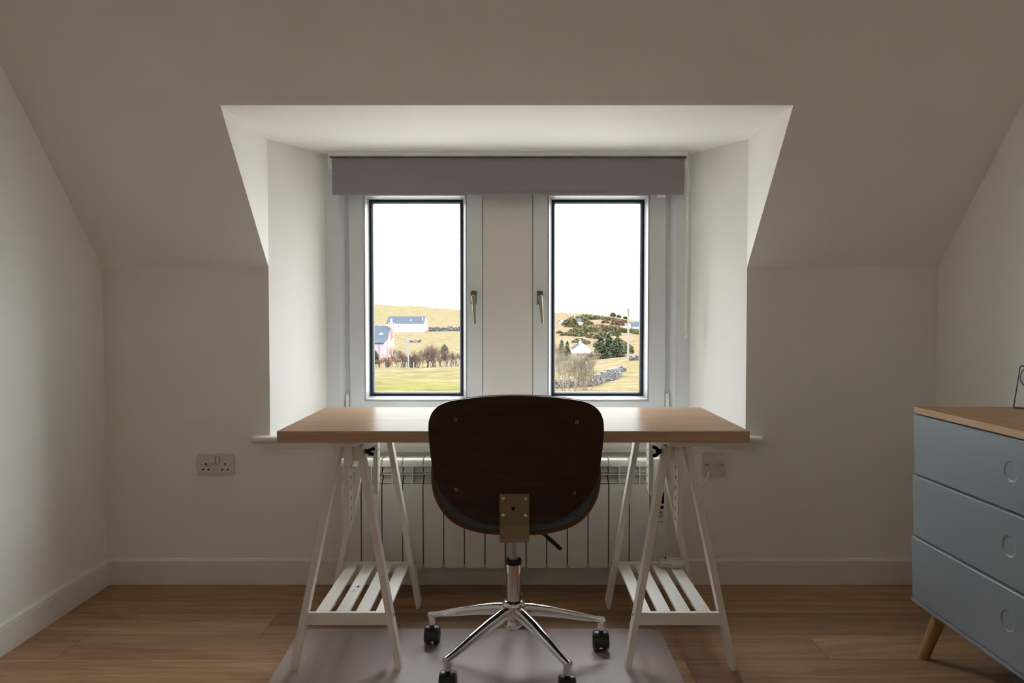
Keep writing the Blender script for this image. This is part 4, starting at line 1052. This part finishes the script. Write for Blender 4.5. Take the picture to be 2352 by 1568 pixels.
stones('dry_stone_wall', [(0.104, 60.0), (0.118, 64), (0.130, 66), (0.1385, 71)], 0.85, 0.27, 'tumbled dry stone wall at the right of the bare tree, nearest the house', seed=3)
stones('dry_stone_wall', [(0.052, 58.0), (0.066, 58.5), (0.085, 59.0), (0.104, 60.0)], 0.7, 0.27, 'low dry stone wall running behind the bare tree stems', seed=4)
stones('stone_row', [(0.118, 74), (0.134, 75), (0.145, 76)], 0.35, 0.26, 'thin row of stones behind the tumbled wall, right window', seed=5)
stones('stone_heap', [(0.150, 92), (0.158, 91), (0.168, 90)], 0.55, 0.30, 'heap of grey stones below the tall telegraph pole', seed=6)
stones('dry_stone_wall', [(-0.108, 486), (-0.090, 490), (-0.066, 494), (-0.05, 496)], 3.0, 1.1, 'far stone wall right of the long white house', seed=7)
stones('stone_row', [(-0.134, 352), (-0.126, 354), (-0.117, 356)], 1.0, 0.9, 'short grey stone row on the slope right of the white pole', seed=8)
stones('dry_stone_wall', [(0.150, 470), (0.160, 470), (0.175, 470)], 1.5, 1.2, 'far low stone wall below the right-hand white cottage', seed=9)

# ------------------------------------------------------------------ outside: trees and bushes
def twigs(bm, p, d, length, r_, depth, r2, spread=0.5, seg=3, up=0.25, split=(2, 3), shrink=0.74):
    q = p + d * length
    m_ = (p + q) / 2 + Vector((r2.uniform(-1, 1), r2.uniform(-1, 1), r2.uniform(-1, 1))) * length * 0.06
    tube(bm, [p, m_, q], [r_, r_ * 0.88, r_ * 0.74], seg, cap=False)
    if depth == 0: return
    for k in range(r2.randint(*split)):
        nd = (d + Vector((r2.gauss(0, spread), r2.gauss(0, spread), r2.gauss(0, spread) + up))).normalized()
        st_ = p + (q - p) * r2.uniform(0.55, 1.0)
        twigs(bm, st_, nd, length * shrink * r2.uniform(0.75, 1.15), r_ * 0.68, depth - 1, r2, spread, seg, up, split, shrink)
def bare(name, b, d, width, height, m, label, cat='bush', stems=9, depth=4, r0=0.05, seed=1, group=None, spread=0.38, up=0.12, split=(2, 3)):
    r2 = random.Random(seed); bm = BM(); x, y, z = spot(b, d)
    for k in range(stems):
        ox = r2.uniform(-0.5, 0.5) * width * 0.75; oy = r2.uniform(-0.5, 0.5) * width * 0.3
        p = Vector((x + ox, y + oy, ground(x + ox, y + oy) - 0.1))
        dd = Vector((ox / width * 0.9 + r2.gauss(0, 0.12), r2.gauss(0, 0.15), 1)).normalized()
        twigs(bm, p, dd, height * r2.uniform(0.24, 0.34), r0 * r2.uniform(0.6, 1.0), depth, r2, spread, 3, up, split)
    return obj(name, bm, m, None, label=label, cat=cat, group=group)
def leafy(name, b, d, rx, rz, m, label, n=500, size=0.25, seed=1, cat='bush', shape='blob', group=None, lift=0.0):
    """crown of many small leaf facets through the volume, with a trunk or stems"""
    r2 = random.Random(seed); bm = BM(); x, y, z = spot(b, d)
    t = root(name, (x, y, z), label, cat, group)
    for k in range(n):
        while True:
            v = Vector((r2.uniform(-1, 1), r2.uniform(-1, 1), r2.uniform(0, 1) if shape != 'cone' else r2.random() ** 1.2))
            if shape == 'cone':
                lim = (1 - v.z) * 0.95 + 0.06
                if math.hypot(v.x, v.y) < lim: break
            else:
                bump_ = 1 + 0.18 * math.sin(v.x * 6 + seed) * math.cos(v.y * 5)
                if v.x ** 2 + v.y ** 2 + v.z ** 2 < bump_: break
        c = Vector((x + v.x * rx, y + v.y * rx * 0.8, 0)); c.z = (ground(c.x, c.y) if shape != 'cone' else z) + lift + v.z * rz
        s = size * r2.uniform(0.6, 1.4)
        if shape == 'cone':
            dr_ = Vector((v.x, v.y, -0.15 + r2.uniform(-.3, .3))).normalized(); sd = Vector((-dr_.y, dr_.x, r2.uniform(-.6, .6))).normalized()
        else:
            dr_ = Vector((r2.gauss(0, 1), r2.gauss(0, 1), r2.gauss(0, 1))).normalized(); sd = dr_.cross(Vector((r2.gauss(0, 1), r2.gauss(0, 1), r2.gauss(0, 1)))).normalized()
        bm.faces.new([bm.verts.new(c - sd * s * .45), bm.verts.new(c + dr_ * s), bm.verts.new(c + sd * s * .45), bm.verts.new(c - dr_ * s * .4)])
    obj('foliage', bm, m, t)
    bm = BM(); tube(bm, [(x, y, z - 0.2), (x, y, z + rz * 0.8)], [max(rx * 0.06, 0.03), 0.02], 6); obj('trunk', bm, TWIG, t)
    return t
bare('bare_tree', 0.0765, 50, 1.73, 3.58, TWIGP, 'large bare pale-twigged tree close outside the right window', cat='tree', stems=16, depth=7, r0=0.026, seed=5, spread=0.25, up=0.16)
bare('bare_tree', 0.0609, 54, 1.21, 3.62, TWIGP, 'bare tree at the left edge of the right window, behind the large one', cat='tree', stems=8, depth=6, r0=0.024, seed=6, spread=0.25, up=0.16)
bare('bare_bush', 0.0927, 56, 1.44, 2.19, TWIGR, 'russet bare bush low at the right side of the large bare tree', stems=12, depth=6, r0=0.017, seed=7, spread=0.3)
bare('bare_bush', -0.1682, 118, 2.37, 1.71, TWIGR, 'russet low bare bush below the pink cottage', stems=14, depth=6, r0=0.053, seed=20, spread=0.42, up=0.05, group='bare brown bushes behind the fence posts')
bare('bare_bush', -0.1581, 121, 2.30, 2.16, TWIGR, 'russet bare bush right below the pink chimney gable', stems=14, depth=6, r0=0.053, seed=21, spread=0.42, up=0.05, group='bare brown bushes behind the fence posts')
bare('bare_bush', -0.1447, 124, 2.08, 2.63, TWIG, 'brown bare bush left of the thin grey pole', stems=14, depth=6, r0=0.053, seed=22, spread=0.42, up=0.05, group='bare brown bushes behind the fence posts')
bare('bare_bush', -0.1291, 118, 2.24, 2.64, TWIG, 'brown bare bush just right of the thin grey pole', stems=14, depth=6, r0=0.053, seed=23, spread=0.42, up=0.05, group='bare brown bushes behind the fence posts')
bare('bare_bush', -0.114, 121, 2.97, 4.19, TWIG, 'tall rounded bare brown bush in the middle of the left window', stems=14, depth=6, r0=0.053, seed=24, spread=0.42, up=0.05, group='bare brown bushes behind the fence posts')
bare('bare_bush', -0.1, 124, 3.19, 4.43, TWIG, 'tall bare brown tree right of the rounded bush, left window', stems=14, depth=6, r0=0.053, seed=25, spread=0.42, up=0.05, group='bare brown bushes behind the fence posts')
bare('bare_bush', -0.0866, 118, 2.37, 3.43, TWIG, 'bare brown bush under the dark evergreen, left window', stems=14, depth=6, r0=0.053, seed=26, spread=0.42, up=0.05, group='bare brown bushes behind the fence posts')
bare('bare_bush', -0.0732, 121, 2.30, 3.11, TWIGP, 'pale bare bush at the right edge of the left window', stems=14, depth=6, r0=0.053, seed=27, spread=0.42, up=0.05, group='bare brown bushes behind the fence posts')
bare('bare_bush', -0.1514, 190, 2.76, 4.88, TWIG, 'thin bare bush on the slope right of the pink gable', stems=9, depth=5, r0=0.068, seed=41)
bare('bare_bush', 0.0547, 150, 2.18, 5.03, TWIGR, 'reddish bare tree left of the twin conifers, right window', cat='tree', stems=12, depth=6, r0=0.053, seed=42)
bare('bare_bush', 0.0927, 200, 4.92, 2.46, TWIGR, 'brown bare hedge in front of the white gabled cottage', stems=16, depth=5, r0=0.053, seed=43)
leafy('evergreen_bush', -0.0883, 150, 0.75, 1.7, CONIF, 'dark green evergreen poking above the bare bushes, left window', n=979, size=0.23, seed=1, lift=2.3)
leafy('evergreen_bush', -0.1771, 150, 0.59, 2.51, CONIF, 'green evergreen bush at the left edge of the left window, before the pink cottage', n=840, size=0.36, seed=2)
leafy('evergreen_bush', -0.1313, 123, 0.69, 1.51, GORSE, 'olive green bush beside the thin grey pole', n=979, size=0.31, seed=3)
leafy('conifer', 0.062, 190, 0.96, 5.52, CONIF, 'pointed dark conifer, left one of the pair left of the cottage', n=2240, size=0.47, seed=4, cat='tree', shape='cone')
leafy('conifer', 0.0693, 186, 0.94, 4.88, CONIF, 'pointed dark conifer, right one of the pair left of the cottage', n=1959, size=0.47, seed=5, cat='tree', shape='cone')
leafy('conifer', 0.1123, 176, 1.87, 6.10, CONIF, 'broad dark green conifer right beside the white gabled cottage', n=4480, size=0.52, seed=6, cat='tree', shape='cone')
leafy('conifer', 0.1229, 182, 2.03, 6.51, CONIF, 'tallest broad conifer in the middle of the green clump', n=4480, size=0.52, seed=7, cat='tree', shape='cone')
leafy('conifer', 0.1335, 172, 1.73, 5.00, CONIF, 'conifer at the right end of the green clump', n=3919, size=0.52, seed=8, cat='tree', shape='cone')
leafy('evergreen_bush', 0.1028, 165, 1.84, 1.57, GORSEB, 'olive brown bush at the left foot of the conifer clump', n=1400, size=0.42, seed=9)
leafy('evergreen_bush', 0.1458, 230, 2.06, 2.83, GORSE, 'rounded olive bush behind the foot of the tall telegraph pole', n=1400, size=0.52, seed=10)
leafy('gorse_bush', 0.0749, 520, 4.65, 5.81, GORSE, 'dark green gorse bush high on the hillside, second from the left there', n=2105, size=1.13, seed=50, group='gorse bushes high on the hillside in the right window')
leafy('gorse_bush', 0.0832, 640, 9.30, 4.29, GORSE, 'dark green gorse bush on the skyline, leftmost there', n=2069, size=1.40, seed=51, group='gorse bushes on the skyline in the right window')
leafy('gorse_bush', 0.0676, 560, 2.82, 3.75, GORSEB, 'olive brown gorse bush high on the hillside, leftmost there', n=1153, size=1.22, seed=52, group='gorse bushes high on the hillside in the right window')
leafy('gorse_bush', 0.0955, 690, 8.48, 3.47, GORSE, 'dark green gorse bush on the skyline, second from the left there', n=1556, size=1.51, seed=53, group='gorse bushes on the skyline in the right window')
leafy('gorse_bush', 0.1095, 700, 8.60, 2.74, GORSE, 'dark green gorse bush on the skyline, third from the left there', n=1360, size=1.53, seed=54, group='gorse bushes on the skyline in the right window')
leafy('gorse_bush', 0.1235, 700, 8.60, 2.35, GORSE, 'dark green gorse bush on the skyline, fourth from the left there', n=1262, size=1.53, seed=55, group='gorse bushes on the skyline in the right window')
leafy('gorse_bush', 0.1374, 660, 8.11, 2.21, GORSEB, 'olive brown gorse bush on the skyline, seventh from the left there', n=1262, size=1.44, seed=56, group='gorse bushes on the skyline in the right window')
leafy('gorse_bush', 0.0966, 560, 3.75, 2.50, GORSE, 'dark green gorse bush high on the hillside, fourth from the left there', n=1100, size=1.22, seed=57, group='gorse bushes high on the hillside in the right window')
leafy('gorse_bush', 0.0899, 480, 5.36, 2.41, GORSE, 'dark green gorse bush high on the hillside, third from the left there', n=1478, size=1.05, seed=58, group='gorse bushes high on the hillside in the right window')
leafy('gorse_bush', 0.0799, 440, 3.93, 1.97, GORSE, 'dark green gorse bush on the middle of the hillside, fourth from the left there', n=1243, size=0.96, seed=59, group='gorse bushes on the middle of the hillside in the right window')
leafy('gorse_bush', 0.0676, 410, 3.21, 1.37, GORSE, 'dark green gorse bush on the middle of the hillside, second from the left there', n=1047, size=0.89, seed=60, group='gorse bushes on the middle of the hillside in the right window')
leafy('gorse_bush', 0.0777, 405, 3.17, 1.36, GORSE, 'dark green gorse bush on the middle of the hillside, third from the left there', n=1047, size=0.88, seed=61, group='gorse bushes on the middle of the hillside in the right window')
leafy('gorse_bush', 0.0877, 400, 3.58, 2.23, GORSE, 'dark green gorse bush on the middle of the hillside, fifth from the left there', n=1388, size=0.87, seed=62, group='gorse bushes on the middle of the hillside in the right window')
leafy('gorse_bush', 0.0989, 440, 4.92, 2.95, GORSE, 'dark green gorse bush on the middle of the hillside, sixth from the left there', n=1747, size=0.96, seed=63, group='gorse bushes on the middle of the hillside in the right window')
leafy('gorse_bush', 0.1112, 470, 5.78, 3.41, GORSEB, 'olive brown gorse bush on the middle of the hillside, eighth from the left there', n=1951, size=1.02, seed=64, group='gorse bushes on the middle of the hillside in the right window')
leafy('gorse_bush', 0.1223, 450, 5.03, 3.27, GORSE, 'dark green gorse bush on the middle of the hillside, ninth from the left there', n=1836, size=0.98, seed=65, group='gorse bushes on the middle of the hillside in the right window')
leafy('gorse_bush', 0.1022, 380, 3.40, 2.12, GORSE, 'dark green gorse bush on the middle of the hillside, seventh from the left there', n=1388, size=0.83, seed=66, group='gorse bushes on the middle of the hillside in the right window')
leafy('gorse_bush', 0.0844, 340, 3.04, 1.52, GORSE, 'dark green gorse bush low on the hillside, leftmost there', n=1243, size=0.74, seed=67, group='gorse bushes low on the hillside in the right window')
leafy('gorse_bush', 0.0922, 330, 2.21, 1.29, GORSE, 'dark green gorse bush low on the hillside, second from the left there', n=1047, size=0.72, seed=68, group='gorse bushes low on the hillside in the right window')
leafy('gorse_bush', 0.1324, 450, 4.53, 3.02, GORSE, 'dark green gorse bush on the middle of the hillside, eleventh from the left there', n=1638, size=0.98, seed=69, group='gorse bushes on the middle of the hillside in the right window')
leafy('gorse_bush', 0.1413, 440, 3.93, 2.46, GORSE, 'dark green gorse bush on the middle of the hillside, twelfth from the left there', n=1388, size=0.96, seed=70, group='gorse bushes on the middle of the hillside in the right window')
leafy('gorse_bush', 0.1134, 370, 4.13, 3.31, GORSEB, 'olive brown gorse bush low on the hillside, fourth from the left there', n=2105, size=0.81, seed=71, group='gorse bushes low on the hillside in the right window')
leafy('gorse_bush', 0.1101, 300, 2.35, 2.35, GORSE, 'dark green gorse bush low on the hillside, third from the left there', n=1548, size=0.66, seed=72, group='gorse bushes low on the hillside in the right window')
leafy('gorse_bush', 0.1302, 400, 3.13, 2.23, GORSE, 'dark green gorse bush on the middle of the hillside, tenth from the left there', n=1299, size=0.87, seed=73, group='gorse bushes on the middle of the hillside in the right window')
leafy('gorse_bush', 0.1525, 440, 3.44, 1.97, GORSE, 'dark green gorse bush on the middle of the hillside, thirteenth from the left there', n=1173, size=0.96, seed=74, group='gorse bushes on the middle of the hillside in the right window')
leafy('gorse_bush', 0.1603, 430, 3.36, 2.16, GORSE, 'dark green gorse bush on the middle of the hillside, rightmost there', n=1234, size=0.94, seed=75, group='gorse bushes on the middle of the hillside in the right window')
leafy('gorse_bush', 0.1346, 330, 2.21, 1.47, GORSEB, 'olive brown gorse bush low on the hillside, fifth from the left there', n=1100, size=0.72, seed=76, group='gorse bushes low on the hillside in the right window')
leafy('gorse_bush', 0.143, 310, 1.73, 1.21, GORSEB, 'olive brown gorse bush low on the hillside, rightmost there', n=985, size=0.68, seed=77, group='gorse bushes low on the hillside in the right window')
leafy('gorse_bush', 0.1179, 620, 2.77, 2.08, GORSEB, 'olive brown gorse bush high on the hillside, fifth from the left there', n=884, size=1.35, seed=78, group='gorse bushes high on the hillside in the right window')
leafy('gorse_bush', 0.1335, 580, 5.18, 3.89, TWIGR, 'russet scrub patch high on the hillside, sixth from the left there', n=1531, size=1.27, seed=79, group='gorse bushes high on the hillside in the right window')
leafy('gorse_bush', 0.1279, 800, 2.68, 3.13, GORSE, 'dark green gorse bush on the skyline, fifth from the left there', n=859, size=1.75, seed=80, group='gorse bushes on the skyline in the right window')
leafy('gorse_bush', 0.1352, 800, 1.79, 1.79, GORSE, 'dark green gorse bush on the skyline, sixth from the left there', n=742, size=1.75, seed=81, group='gorse bushes on the skyline in the right window')
leafy('gorse_bush', 0.1581, 560, 3.75, 3.75, TWIG, 'brown scrub patch high on the hillside, rightmost there', n=1316, size=1.22, seed=82, group='gorse bushes high on the hillside in the right window')
leafy('gorse_bush', 0.0592, 430, 1.44, 0.96, GORSEB, 'olive brown gorse bush on the middle of the hillside, leftmost there', n=778, size=0.94, seed=83, group='gorse bushes on the middle of the hillside in the right window')
leafy('gorse_bush', 0.1441, 780, 1.74, 1.74, GORSE, 'dark green gorse bush on the skyline, rightmost there', n=742, size=1.71, seed=84, group='gorse bushes on the skyline in the right window')
leafy('bramble_bush', -0.1737, 470, 4.2, 3.6, GORSEB, 'brown scrub left of the long white house', n=1400, size=0.83, seed=91)
leafy('bramble_bush', -0.1659, 474, 4.2, 3.0, GORSEB, 'brown scrub at the left end of the long white house', n=1120, size=0.83, seed=92)
